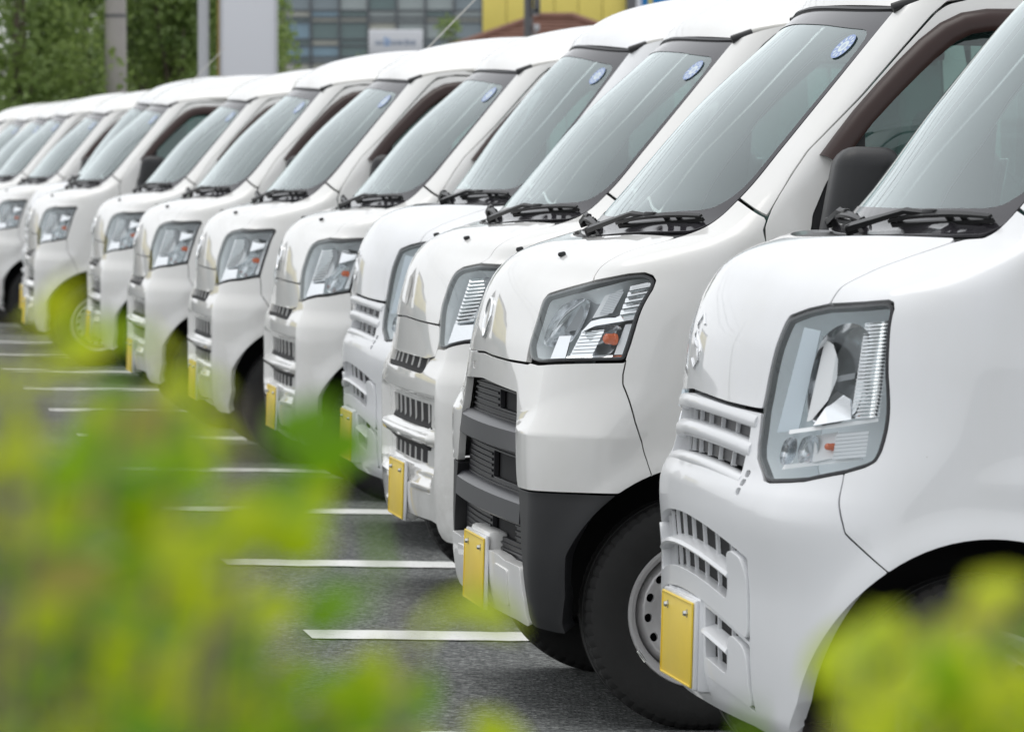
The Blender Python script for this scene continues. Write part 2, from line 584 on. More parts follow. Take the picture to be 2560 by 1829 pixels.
def lathe(name, prof, axis_o, axis_d, mat, parent, n=48, ang=30):
    """revolve (r, h) profile about axis"""
    d = Vector(axis_d).normalized()
    q = d.to_track_quat('Z', 'Y').to_matrix()
    V = []; F = []; m = len(prof)
    for i in range(n):
        a = 2 * math.pi * i / n
        for r, hh in prof:
            V.append(Vector(axis_o) + q @ Vector((r * math.cos(a), r * math.sin(a), hh)))
    for i in range(n):
        j = (i + 1) % n
        for k in range(m - 1):
            F.append((i * m + k, j * m + k, j * m + k + 1, i * m + k + 1))
    me = mesh_from(name, V, F)
    import bmesh
    bm = bmesh.new(); bm.from_mesh(me); bmesh.ops.remove_doubles(bm, verts=bm.verts, dist=1e-5); bm.to_mesh(me); bm.free()
    fix_smooth(me, ang)
    return obj(name, me, mat, parent)

def tube(name, pts, rad, mat, parent, n=8, props=None):
    pts = [Vector(p) for p in pts]
    if not isinstance(rad, (list, tuple)): rad = [rad] * len(pts)
    V = []; F = []
    for i, p in enumerate(pts):
        d = (pts[min(i + 1, len(pts) - 1)] - pts[max(i - 1, 0)]).normalized()
        a = d.cross(Vector((0, 0, 1)))
        if a.length < .05: a = d.cross(Vector((1, 0, 0)))
        a.normalize(); b = d.cross(a)
        for k in range(n):
            an = 2 * math.pi * k / n
            V.append(p + (a * math.cos(an) + b * math.sin(an)) * rad[i])
    for i in range(len(pts) - 1):
        for k in range(n):
            F.append((i * n + k, i * n + (k + 1) % n, (i + 1) * n + (k + 1) % n, (i + 1) * n + k))
    F.append(tuple(range(n))[::-1]); F.append(tuple((len(pts) - 1) * n + k for k in range(n)))
    me = mesh_from(name, V, F); fix_smooth(me, 50)
    return obj(name, me, mat, parent, props)

# ------------------------------------------------------------------ ground
def asphalt():
    m, nt, b = nmat('asphalt')
    L = nt.links
    tc = nt.nodes.new('ShaderNodeTexCoord')
    v = nt.nodes.new('ShaderNodeTexVoronoi'); v.inputs['Scale'].default_value = 95
    n = nt.nodes.new('ShaderNodeTexNoise'); n.inputs['Scale'].default_value = 1.1; n.inputs['Detail'].default_value = 8; n.inputs['Roughness'].default_value = .65
    n3 = nt.nodes.new('ShaderNodeTexNoise'); n3.inputs['Scale'].default_value = 160; n3.inputs['Detail'].default_value = 3
    for q in (v, n, n3): L.new(tc.outputs['Object'], q.inputs['Vector'])
    r = nt.nodes.new('ShaderNodeValToRGB')
    e = r.color_ramp.elements
    e[0].position = 0; e[0].color = (.045, .048, .047, 1)
    e[1].position = 1; e[1].color = (.32, .33, .32, 1)
    k = e.new(.40); k.color = (.110, .116, .114, 1)
    k = e.new(.72); k.color = (.175, .183, .180, 1)
    sep = nt.nodes.new('ShaderNodeSeparateColor'); L.new(v.outputs['Color'], sep.inputs[0]); L.new(sep.outputs[0], r.inputs[0])
    r2 = nt.nodes.new('ShaderNodeValToRGB')
    r2.color_ramp.elements[0].position = .3; r2.color_ramp.elements[0].color = (.62, .63, .63, 1)
    r2.color_ramp.elements[1].position = .7; r2.color_ramp.elements[1].color = (1.1, 1.1, 1.08, 1)
    L.new(n.outputs['Fac'], r2.inputs[0])
    mx = nt.nodes.new('ShaderNodeMix'); mx.data_type = 'RGBA'; mx.blend_type = 'MULTIPLY'; mx.inputs['Factor'].default_value = 1
    L.new(r.outputs[0], mx.inputs['A']); L.new(r2.outputs[0], mx.inputs['B'])
    L.new(mx.outputs['Result'], b.inputs['Base Color'])
    b.inputs['Roughness'].default_value = .82
    bp = nt.nodes.new('ShaderNodeBump'); bp.inputs['Strength'].default_value = .7; bp.inputs['Distance'].default_value = .004
    ad = nt.nodes.new('ShaderNodeMath'); ad.operation = 'ADD'
    L.new(v.outputs['Distance'], ad.inputs[0]); L.new(n3.outputs['Fac'], ad.inputs[1])
    L.new(ad.outputs[0], bp.inputs['Height']); L.new(bp.outputs[0], b.inputs['Normal'])
    return m

def line_paint():
    m, nt, b = nmat('worn_white_line_paint')
    L = nt.links
    tc = nt.nodes.new('ShaderNodeTexCoord')
    n = nt.nodes.new('ShaderNodeTexNoise'); n.inputs['Scale'].default_value = 45; n.inputs['Detail'].default_value = 6; n.inputs['Roughness'].default_value = .75
    L.new(tc.outputs['Object'], n.inputs['Vector'])
    r = nt.nodes.new('ShaderNodeValToRGB')
    r.color_ramp.elements[0].position = .30; r.color_ramp.elements[0].color = (.22, .225, .22, 1)
    r.color_ramp.elements[1].position = .42; r.color_ramp.elements[1].color = (.84, .84, .82, 1)
    L.new(n.outputs['Fac'], r.inputs[0]); L.new(r.outputs[0], b.inputs['Base Color'])
    b.inputs['Roughness'].default_value = .6
    return m

def grid_mesh(name, x0, x1, y0, y1, nx, ny, z=0.0, jag=0.0, seed=0):
    rnd = random.Random(seed)
    V = []; F = []
    for j in range(ny + 1):
        for i in range(nx + 1):
            y = y0 + (y1 - y0) * j / ny; x = x0 + (x1 - x0) * i / nx
            if jag and (j in (0, ny)): y += rnd.uniform(-jag, jag)
            V.append((x, y, z))
    for j in range(ny):
        for i in range(nx):
            a = j * (nx + 1) + i
            F.append((a, a + 1, a + nx + 2, a + nx + 1))
    return mesh_from(name, V, F, smooth=False)

g = obj('ground', grid_mesh('ground', -600, 600, -40, 900, 12, 12), asphalt(), None, {'kind': 'structure'})
g.matrix_world = LOT
lp = line_paint()
BASE2 = Vector((-.0672, 11.7709, 0))   # nose of the second van: origin of the bay grid
BAY = LOT @ Matrix.Translation(BASE2) @ Matrix.Rotation(YAW, 4, 'Z')
for k in range(-2, 14):
    lat = 1.49 + 2.425 * k
    o = obj('painted_line', grid_mesh('painted_line', -.235 - .012 * k, 4.6, -.125, .125, 120, 1, .004, .006, k + 10), lp, None, {'kind': 'structure'})
    o.matrix_world = BAY @ Matrix.Translation((0, lat, 0))

# ------------------------------------------------------------------ vans
AX, AZ, AR = .4226, .2645, .337

def arch_pts(a0, a1, n=14, r=AR, ax=AX, az=AZ):
    return [(ax + r * math.cos(math.radians(a0 + (a1 - a0) * i / n)), az + r * math.sin(math.radians(a0 + (a1 - a0) * i / n))) for i in range(n + 1)]

def flare(s, t, p, ax, az, r):
    d = np.hypot(p[..., 0] - ax, p[..., 2] - az) - r
    return .007 * np.exp(-(np.clip(d, -.02, 9) / .035) ** 2) * sst(1.2, 1.9, s)

def relief_H1(s, t, p):
    front = 1 - sst(1.75, 2.1, s)
    d = .016 * np.where(t > .645, sst(.725, .645, t), 1 - .35 * sst(.645, .50, t)) * front
    rec = sst(.388, .402, t) * sst(.612, .598, t) * (1 - sst(.93, 1.0, s))
    d = d - .028 * rec
    blade = sst(.470, .478, t) * sst(.512, .500, t) * (1 - sst(.82, .95, s))
    d = d + .034 * blade
    low = sst(.345, .352, t) * sst(.375, .362, t) * (1 - sst(.85, .95, s)) * sst(.36, .42, s)
    d = d + .012 * low - .012 * sst(.352, .362, t) * sst(.40, .392, t) * (1 - sst(.85, .95, s))
    return d + flare(s, t, p, AX, AZ, AR)

def relief_H2(s, t, p):
    tA = np.interp(s, [.60, .77, 1.3, 1.67, 2.0], [.68, .70, .752, .785, .80])
    ra = sst(.66, .95, s) * (1 - sst(1.7, 2.05, s))
    up = np.clip((tA - t) / np.maximum(tA - .662, .01), 0, 1) ** 1.6
    lo = 1 - .75 * np.clip((.662 - t) / .14, 0, 1)
    d = .017 * np.where(t > .662, up, lo) * ra
    return d + flare(s, t, p, AX, AZ, AR)

EAX, EAZ, EAR = .447, .262, .337
def relief_E(s, t, p):
    d = 0.0
    # soft ledge that carries the neck under the grille
    d = d + .012 * sst(.715, .645, t + .03 * sst(.2, 1.2, s)) * sst(.46, .62, t) * (1 - sst(1.25, 1.95, s))
    sw = np.exp(-((t - (.70 + .0 * s)) / .035) ** 2) * .006 * sst(2.02, 2.3, s)
    return d + flare(s, t, p, EAX, EAZ, EAR) + sw

HK = dict(center=[(.18,.06,.18),(.24,.03,.24),(.30,.018,.30),(.45,.014,.45),(.60,.014,.60),(.66,.012,.66),(.75,.010,.755),(.84,.012,.845),(.90,.024,.925),(.95,.036,.975),(.99,.052,1.012),(1.03,.084,1.047),(1.06,.122,1.068),(1.09,.180,1.088),(1.125,.243,1.100),(1.14,.27,1.112),(1.2,.325,1.175),(1.4,.52,1.415),(1.55,.68,1.568),(1.645,.785,1.658),(1.68,.83,1.69)],
 xe=[(.18,.085),(.25,.05),(.4,.035),(.55,.034),(.66,.040),(.75,.053),(.84,.068),(.90,.088),(.95,.110),(.985,.140),(1.01,.170),(1.045,.20),(1.075,.255),(1.10,.335),(1.135,.425),(1.2,.50),(1.32,.60),(1.45,.705),(1.645,.862),(1.69,.90)],
 yc=[(.18,.60),(.5,.622),(.7,.615),(.84,.605),(1.0,.605),(1.15,.61),(1.2,.612),(1.4,.59),(1.645,.565),(1.7,.56)],
 w=[(.18,.715),(.3,.728),(.5,.735),(.9,.735),(1.0,.732),(1.1,.722),(1.2,.703),(1.4,.668),(1.645,.622),(1.7,.61)],
 xc=[(.18,.22),(.3,.21),(.6,.25),(.8,.36),(.95,.42),(1.05,.45),(1.1,.50),(1.15,.555),(1.2,.60),(1.4,.76),(1.645,.955),(1.7,1.0)])
EK = dict(center=[(.18,.10,.18),(.22,.06,.22),(.25,.035,.25),(.30,.018,.30),(.44,.012,.44),(.60,.011,.60),(.655,.012,.655),(.68,.015,.68),(.73,.017,.73),(.77,.017,.77),(.83,.019,.833),(.92,.026,.925),(.98,.045,.995),(1.02,.066,1.04),(1.05,.092,1.078),(1.08,.128,1.104),(1.12,.182,1.125),(1.15,.225,1.135),(1.1555,.312,1.139),(1.16,.328,1.144),(1.2,.366,1.190),(1.4,.525,1.422),(1.62,.715,1.650),(1.68,.775,1.70)],
 xe=[(.18,.13),(.25,.085),(.4,.075),(.58,.075),(.65,.08),(.70,.105),(.76,.14),(.83,.168),(.93,.185),(1.0,.205),(1.04,.235),(1.08,.31),(1.12,.40),(1.15,.455),(1.2,.505),(1.4,.66),(1.62,.825),(1.7,.885)],
 yc=[(.18,.55),(.5,.57),(.8,.60),(1.0,.605),(1.15,.61),(1.2,.612),(1.4,.59),(1.645,.565),(1.7,.56)],
 w=[(.18,.70),(.3,.722),(.5,.735),(.9,.735),(1.0,.732),(1.1,.722),(1.2,.703),(1.4,.668),(1.645,.622),(1.7,.61)],
 xc=[(.18,.27),(.3,.24),(.6,.27),(.8,.40),(.95,.44),(1.05,.47),(1.1,.52),(1.15,.57),(1.2,.61),(1.4,.77),(1.645,.95),(1.7,1.0)])
SK = {'H1': Skin(relief=relief_H1, **HK), 'H2': Skin(relief=relief_H2, **HK), 'E': Skin(relief=relief_E, **EK)}

def XP(S, pts, close=True):
    out = []
    n = len(pts)
    for i in range(n):
        a = pts[i]; b = pts[(i + 1) % n]
        if not close and i == n - 1:
            out.append((S.sx(*a), a[1])); break
        k = max(1, int(math.hypot(b[0] - a[0], b[1] - a[1]) / .05))
        for j in range(k):
            x, z = a[0] + (b[0] - a[0]) * j / k, a[1] + (b[1] - a[1]) * j / k
            out.append((S.sx(x, z), z))
    return out

def skinbar(name, S, s0, s1, tf, sect, mat, parent, n=24, rel=False):
    ss = np.linspace(s0, s1, n)
    tt = np.array([tf(a) for a in ss])
    p = S.P(ss, tt) if rel else S.base(ss, tt); nn = S._n(S.base, ss, tt, 2e-3)
    return sweep(name, p, nn, sect, mat, parent)

def fin(name, S, s, t0, t1, o0, o1, th, mat, parent):
    tt = np.linspace(t0, t1, 4); ss = np.full(4, s)
    p = S.P(ss, tt); nn = S._n(S.base, ss, tt, 2e-3)
    return sweep(name, p, nn, [(-th, o0), (th, o0), (th * .7, o1), (-th * .7, o1)], mat, parent)

def wheel(parent, x, y, sgn):
    """steel wheel with tyre; sgn -1 = outer face towards -y"""
    R = .2665
    root = empty('wheel', parent); root.location = (x, y, R - .002)
    prof = [(.158, .045), (.163, .058), (.172, .063), (.19, .068), (.215, .0725), (.238, .071), (.2525, .065), (.2585, .058), (.2635, .052), (.2655, .036), (.2665, .030), (.260, .027), (.260, .022), (.2665, .019), (.2668, .003)]
    prof = prof + [(r, -h) for r, h in prof[::-1]]
    n = 240; V = []; F = []; m = len(prof)
    for i in range(n):
        a = 2 * math.pi * i / n
        for k, (r, h) in enumerate(prof):
            rr = r
            if i % 4 < 1 and .250 < r < .2664: rr = r - .0035
            V.append((rr * math.cos(a), h, rr * math.sin(a)))
    for i in range(n):
        j = (i + 1) % n
        for k in range(m - 1): F.append((i * m + k, j * m + k, j * m + k + 1, i * m + k + 1))
    me = mesh_from('tyre', V, F); fix_smooth(me, 25)
    obj('tyre', me, 'rubber', root)
    o = sgn
    rp = [(.160, .062), (.1665, .064), (.169, .061), (.1685, .056), (.1615, .052), (.157, .046), (.150, .040), (.146, .030), (.144, .005), (.142, -.05)]
    lathe('rim', [(r, h) for r, h in rp], (0, 0, 0), (0, o, 0), 'steel', root, 72, 60)
    yp = pchip([0, .035, .045, .07, .095, .11, .126, .136, .144], [.034, .034, .030, .020, .022, .030, .034, .026, .004])
    def fP(a, b):
        r = np.hypot(a, b); return np.stack([a, o * yp(r), b], -1)
    def fN(a, b):
        e = 1e-4
        u = fP(a + e, b) - fP(a - e, b); v = fP(a, b + e) - fP(a, b - e)
        nn = np.cross(u, v); nn /= np.linalg.norm(nn, axis=-1, keepdims=True)
        return nn * np.sign(nn[..., 1:2]) * o
    circ = lambda cx, cy, r, k: [(cx + r * math.cos(2 * math.pi * i / k), cy + r * math.sin(2 * math.pi * i / k)) for i in range(k)]
    holes = [circ(.1165 * math.cos(2 * math.pi * (i + .3) / 16), .1165 * math.sin(2 * math.pi * (i + .3) / 16), .0108, 14) for i in range(16)]
    patch('wheel_disc', fP, fN, circ(0, 0, .1435, 72), 'steel', root, holes, h=.009, flange=.004, hflange=.006)
    lathe('hub_back', [(0, .0), (.14, -.004)], (0, 0, 0), (0, o, 0), 'dark', root, 24)
    lathe('hub_cap', [(0, .050), (.020, .049), (.024, .044), (.025, .03)], (0, 0, 0), (0, o, 0), 'grey_plastic', root, 24)
    for i in range(4):
        a = math.pi / 4 + i * math.pi / 2
        lathe('wheel_nut', [(0, .043), (.008, .043), (.0095, .039), (.0095, .02)], (.05 * math.cos(a), 0, .05 * math.sin(a)), (0, o, 0), 'bolt', root, 6)
    rbox('balance_weight', (.032, .007, .009), (-.1345, o * .060, -.0977), 'bolt', root, .002, Matrix.Rotation(math.radians(54), 4, 'Y'))
    return root

def wiper(S, parent, piv, elbow, tip0, tip1, name='wiper'):
    """arm from pivot over elbow to blade; all points (s, t, off)"""
    root = empty(name, parent)
    P = lambda q: Vector(S.P(q[0], q[1], q[2]))
    a, b = P(piv), P(elbow)
    t0, t1 = P(tip0), P(tip1)
    mid = t0.lerp(t1, .42) + Vector((0, 0, .016)) + Vector((-.006, 0, 0))
    up = Vector((-.6, 0, .8))
    def ribbon(nm, pts, wd, hg):
        pts = [Vector(p) for p in pts]
        nr = [up.normalized()] * len(pts)
        V = []; F = []
        for i, p in enumerate(pts):
            d = (pts[min(i + 1, len(pts) - 1)] - pts[max(i - 1, 0)]).normalized()
            ac = d.cross(up).normalized(); u2 = ac.cross(d).normalized()
            w_ = wd[i] if isinstance(wd, list) else wd; h_ = hg[i] if isinstance(hg, list) else hg
            for x, y in ((-1, 0), (-.8, 1), (.8, 1), (1, 0)): V.append(p + ac * x * w_ + u2 * y * h_)
        for i in range(len(pts) - 1):
            for k in range(4): F.append((i * 4 + k, i * 4 + (k + 1) % 4, (i + 1) * 4 + (k + 1) % 4, (i + 1) * 4 + k))
        F.append((0, 1, 2, 3)); F.append(tuple(len(pts) * 4 - 4 + k for k in (3, 2, 1, 0)))
        me = mesh_from(nm, V, F); fix_smooth(me, 30)
        return obj(nm, me, 'wiper', root)
    ribbon('arm', [a, a.lerp(b, .35), b, b.lerp(mid, .6), mid], [.012, .010, .007, .005, .005], [.011, .010, .008, .006, .005])
    lathe('pivot_cap', [(0, .012), (.010, .011), (.013, .006), (.013, -.01)], a, (-.4, 0, 1), 'wiper', root, 16)
    n = 14
    line = [t0.lerp(t1, i / n) for i in range(n + 1)]
    arch = [p + up * (.007 + .011 * (1 - (2 * i / n - 1) ** 2)) for i, p in enumerate(line)]
    ribbon('rubber_strip', [p - up * .004 for p in line], .0035, .009)
    ribbon('blade_frame', arch, [.005 + .004 * (1 - abs(2 * i / n - 1)) for i in range(n + 1)], .0055)
    for q in (.0, .14, .28, .6, .78, .98):
        i = int(q * n)
        ribbon('yoke', [line[i] + up * .002, arch[i]], .006, .012)
    rbox('blade_clip', (.045, .013, .015), tuple(mid + up * .004), 'wiper', root, .004, Matrix.Rotation(math.atan2((t1 - t0).y, (t1 - t0).x), 4, 'Z'))
    return root

def plate(parent, x, z0, tilt=0.0):
    root = empty('number_plate', parent); root.location = (x, 0, z0)
    rbox('plate_bracket', (.010, .338, .174), (.0075, 0, .0835), 'bumper_cool' if parent.name.startswith('white') else 'bumper_warm', root, .004)
    o = rbox('plate_face', (.0018, .33, .165), (.0005, 0, .0825), 'yellow_plate', root, .0008)
    # raised rim
    for sy in (-1, 1): rbox('plate_rim', (.003, .004, .160), (-.001, sy * .1625, .0825), 'yellow_plate', root, .0012)
    for sz in (0, 1): rbox('plate_rim', (.003, .324, .004), (-.001, 0, .003 + sz * .159), 'yellow_plate', root, .0012)
    for sy in (-1, 1):
        b = lathe('bolt', [(0, .0075), (.0045, .0075), (.006, .005), (.0062, .0), (.009, -.0002)], (-.001, sy * .105, .140), (-1, 0, 0), 'bolt', root, 6)
    return root

def seat(parent, y):
    root = empty('seat', parent); root.location = (1.12, y, .62)
    rbox('seat_cushion', (.46, .46, .14), (0, 0, .07), 'fabric', root, .05, seg=3)
    rbox('backrest', (.13, .46, .56), (.27, 0, .38), 'fabric', root, .055, Matrix.Rotation(math.radians(14), 4, 'Y'), 3)
    rbox('headrest', (.085, .25, .17), (.37, 0, .76), 'trim', root, .04, Matrix.Rotation(math.radians(10), 4, 'Y'), 3)
    for s in (-1, 1): tube('headrest_post', [(.345, s * .06, .62), (.365, s * .06, .70)], .006, 'bolt', root)
    return root

def cab(S, root, paint_m, top_t, bottom, variant):
    """glass house, doors, roof, flanks, wheels and cabin shared by all bodies; local x runs rearwards, -y is the near flank"""
    ax, az, ar = (EAX, EAZ, EAR) if variant == 'E' else (AX, AZ, AR)
    X = lambda x, z: (S.sx(x, z), z)
    dt = top_t - 1.645                      # taller screen on one body
    gb = bottom                             # foot of the screen at the middle
    hgt = lambda z: z + dt * sst(1.2, 1.645, z)
    # windscreen: dark printed border with the clear pane inside it
    outer = [(0, gb), (.5, gb - .003), (.85, gb - .007), (.96, gb - .005), (.993, gb + .012), (.997, 1.17), (.994, 1.2), (.994, 1.5), (1.0, top_t - .006), (.6, top_t), (0, top_t)]
    clear = [(-.0, gb + .050), (.6, gb + .046), (.90, gb + .046), (.955, gb + .075), (.968, 1.25), (.965, 1.5), (.955, top_t - .052), (.5, top_t - .043), (0, top_t - .042)]
    full = clear + [(-a, b) for a, b in clear if a > 1e-6][::-1]
    ws = spanel('windscreen_border', S, outer, 'frit', root, 'C', h=.022, off=-.001, holes=[full], r=.012, hr=.05, gap=.002, flange=.006, hflange=.0)[0]
    gs_, gt_ = np.meshgrid(np.linspace(-.975, .975, 65), np.linspace(gb + .040, top_t - .036, 49))
    gp = S.P(gs_.ravel(), gt_.ravel(), -.0025); gn = S.N(gs_.ravel(), gt_.ravel())
    F = [(i * 65 + j, i * 65 + j + 1, (i + 1) * 65 + j + 1, (i + 1) * 65 + j) for i in range(48) for j in range(64)]
    obj('windscreen', mesh_from('windscreen', gp, F, gn), 'wind', root)
    # sticker just outside the screen, upper near corner, glass glare in its colours
    cs, ct = .845, top_t - .090
    V = []; uv = []; n = 28
    for i in range(n):
        a = 2 * math.pi * i / n
        V.append(S.P(cs + .033 / .6 * math.cos(a), ct + .028 * math.sin(a), 0.0008)); uv.append((.5 + .5 * math.cos(a), .5 + .5 * math.sin(a)))
    me = mesh_from('sticker', V, [tuple(range(n))])
    ul = me.uv_layers.new(name='UVMap')
    for li, l in enumerate(me.loops): ul.data[li].uv = uv[l.vertex_index]
    obj('round_sticker', me, 'sticker', root)
    # pillar and cant rail
    pl = [(1.0, 1.2015), (1.0, 1.32), (1.0, 1.5), (1.006, top_t - .004), ] + XP(S, [(.872, hgt(1.648)), (.93, hgt(1.672)), (1.0, hgt(1.688)), (1.1, hgt(1.697)), (1.5, hgt(1.702)), (3.3, hgt(1.702)),
          (3.3, hgt(1.684)), (1.05, hgt(1.677)), (.967, hgt(1.662)), (.933, hgt(1.633)), (.864, hgt(1.556)), (.764, 1.441 + dt * .5), (.642, 1.314), (.604, 1.26), (.574, 1.211), (.554, 1.178)], False) + [(1.842, 1.1655)]
    spanel('windscreen_pillar', S, pl, paint_m, root, 'B', h=.02, r=.004, flange=.01)
    # doors
    a0 = math.degrees(math.acos((.548 - ax) / ar))
    dl = XP(S, arch_pts(4, a0, 14, ar, ax, az) + [(.548, .8), (.548, .95), (.548, 1.06), (.549, 1.159), (.558, 1.18), (.577, 1.212), (.608, 1.26), (.646, 1.314), (.769, 1.44 + dt * .5), (.87, hgt(1.555)), (.938, hgt(1.63)), (.972, hgt(1.656)), (1.03, hgt(1.671)), (1.48, hgt(1.677)), (1.515, hgt(1.65)), (1.53, 1.55), (1.53, .36), (1.50, .30), (.80, .29)])
    win = [(.638, 1.098), (.652, 1.17), (.682, 1.239), (.717, 1.294), (.744, 1.331), (.80, 1.415 + dt * .4), (.88, hgt(1.515)), (.945, hgt(1.583)), (1.0, hgt(1.618)), (1.06, hgt(1.630)), (1.42, hgt(1.635)), (1.45, hgt(1.61)), (1.47, 1.10), (1.44, 1.07), (.66, 1.07)]
    winl = XP(S, win)
    for d in spanel('door', S, dl, paint_m, root, 'B', h=.02, holes=[winl], r=.01, hr=.012, hflange=.022):
        pass
    gl = XP(S, [(.772, 1.075), (.772, 1.372)] + win[5:13] + [(1.44, 1.075)])
    spanel('door_glass', S, gl, 'side', root, 'B', h=.03, off=-.013, r=.01, gap=-.004, flange=0)
    sail = XP(S, win[:5] + [(.776, 1.378), (.776, 1.07), (.66, 1.07)])
    spanel('mirror_sail', S, sail, 'black_plastic', root, 'B', h=.02, off=-.004, r=.006, flange=.01)
    # rain visor over the window
    vp = [(.668, 1.304), (.70, 1.347), (.745, 1.405 + dt * .3), (.80, 1.468 + dt * .5), (.85, hgt(1.522)), (.90, hgt(1.572)), (.95, hgt(1.612)), (1.0, hgt(1.637)), (1.06, hgt(1.648)), (1.2, hgt(1.652)), (1.45, hgt(1.654))]
    for sg in (1, -1):
        pts = []; nr = []
        for x, z in vp:
            s_, t_ = X(x, z); pts.append(S.P(sg * s_, t_)); nr.append(S.N(sg * s_, t_))
        k = -sg
        sec = [(0, .001), (k * .004, .010), (k * .016, .024), (k * .034, .031), (k * .050, .030), (k * .058, .027), (k * .058, .0245), (k * .049, .0275), (k * .034, .0285), (k * .017, .0215), (k * .006, .009), (k * .003, .001)]
        sweep('rain_visor', pts, nr, sec, 'visor', root)
    # door mirrors
    for sg in (-1, 1):
        mr = empty('door_mirror', root)
        mr.location = (.730, sg * .835, 1.208)
        sh = Matrix(((1, 0, .16, 0), (0, 1, 0, 0), (0, 0, 1, 0), (0, 0, 0, 1))) @ Matrix.Rotation(sg * .12, 4, 'Z')
        rbox('mirror_shell', (.148, .165, .232), (0, 0, 0), 'black_plastic', mr, .045, sh, 5)
        rbox('mirror_glass', (.004, .14, .190), (.0745, 0, .0), 'mirror_glass', mr, .002, sh)
        rbox('mirror_arm', (.06, .12, .05), (-.005, -sg * .10, -.062), 'black_plastic', mr, .02, None, 3)
        for q in (-1, 1): pass
    # roof
    xf = lambda e: float(S.xf(top_t)) + (float(S.xe(top_t)) - float(S.xf(top_t))) * e * e
    zf = lambda e: float(S.zc(top_t)) + (top_t - float(S.zc(top_t))) * e * e
    rise = pchip([0, .012, .05, .145, .285, .41, .56, .9, 2.3, 2.5, 2.6], [.004, .030, .066, .122, .163, .186, .203, .215, .205, .17, .06])
    rrail = pchip([0, .05, .14, .24, .6, 2.6], [.004, .024, .042, .052, .060, .060])
    na, ne = 60, 44
    V = []; F = []
    us = np.concatenate([np.linspace(0, .06, 7)[:-1], np.linspace(.06, .7, 28)[:-1], np.linspace(.7, 2.5, 18)])
    es = np.sin(np.linspace(-math.pi / 2, math.pi / 2, ne + 1))
    for u_ in us:
        for e in es:
            ae = abs(e)
            yy = e * (.572 + .062 * sst(0, .5, u_))
            sh_ = (1 - ae ** 2.4) ** .62 if ae < 1 else 0
            zz = zf(e) + rrail(u_) + (float(rise(u_)) - float(rrail(u_))) * sh_
            V.append((xf(e) + u_, yy, zz))
    m = len(es)
    for i in range(len(us) - 1):
        for j in range(m - 1): F.append((i * m + j, (i + 1) * m + j, (i + 1) * m + j + 1, i * m + j + 1))
    me = mesh_from('roof', V, F); fix_smooth(me, 80)
    obj('roof', me, paint_m, root)
    for sg in (-1, 1):
        pts = []
        for u_ in np.concatenate([np.linspace(.0, .4, 12), np.linspace(.45, 2.45, 12)]):
            pts.append((xf(1) + u_, sg * (.576 + .062 * sst(0, .5, u_)), zf(1) + float(rrail(u_)) - .001))
        tube('drip_rail', pts, .0085, 'rail', root, 8)
        p0, p1 = Vector(pts[0]), Vector(pts[2])
        d = (p1 - p0).normalized()
        tube('rail_end_cap', [p0 - d * .012, p0 + d * .05], [.0115, .0125], 'black_plastic', root, 8)
    # header lip above the screen
    ss = np.linspace(-1.0, 1.0, 41); tt = np.full(41, top_t - .001)
    sweep('header_seal', S.P(ss, tt), S.N(ss, tt), [(-.006, -.004), (.007, -.004), (.007, .004), (-.004, .004)], 'seal', root)
    # sliding door, quarter panel, tail
    sl = XP(S, [(1.534, .30), (1.534, hgt(1.65)), (1.56, hgt(1.677)), (2.42, hgt(1.677)), (2.46, hgt(1.64)), (2.46, .30)])
    sw = XP(S, [(1.62, 1.08), (1.62, hgt(1.60)), (1.65, hgt(1.63)), (2.33, hgt(1.63)), (2.36, hgt(1.60)), (2.36, 1.08)])
    spanel('sliding_door', S, sl, paint_m, root, 'B', h=.035, holes=[sw], r=.01, hr=.02)
    spanel('sliding_door_glass', S, sw, 'side', root, 'B', h=.06, off=-.008, r=.02, gap=-.006, flange=0)
    rx = ax + 2.45
    ql = XP(S, [(2.464, .30), (2.464, hgt(1.677)), (3.30, hgt(1.677)), (3.36, 1.5), (3.375, 1.0), (3.375, .32), (rx + .35, .30)] + arch_pts(6, 174, 16, ar, rx, az))
    qw = XP(S, [(2.55, 1.08), (2.55, hgt(1.62)), (3.16, hgt(1.62)), (3.22, 1.10)])
    spanel('rear_quarter', S, ql, paint_m, root, 'B', h=.035, holes=[qw], r=.01, hr=.02)
    spanel('quarter_glass', S, qw, 'side', root, 'B', h=.06, off=-.008, r=.02, gap=-.006, flange=0)
    V = []; F = []
    zs = np.linspace(.32, hgt(1.72), 14)
    for z in zs:
        wv = float(S.w(z)) - .004
        for e in np.linspace(-1, 1, 9): V.append((3.37 - .10 * max(0, (z - 1.0)) ** 1.3 + .015 * (1 - e * e), e * wv, z))
    for i in range(13):
        for j in range(8): F.append((i * 9 + j, (i + 1) * 9 + j, (i + 1) * 9 + j + 1, i * 9 + j + 1))
    me = mesh_from('tailgate', V, F); fix_smooth(me, 60); obj('tailgate', me, paint_m, root)
    # underside, liners, wheels
    rbox('underbody', (2.0, .78, .20), (1.85, 0, .42), 'under', root, .02)
    rbox('front_crossmember', (.16, .76, .22), (.19, 0, .34), 'under', root, .02)
    rbox('bulkhead', (.05, .76, .62), (.36, 0, .70), 'under', root, .01)
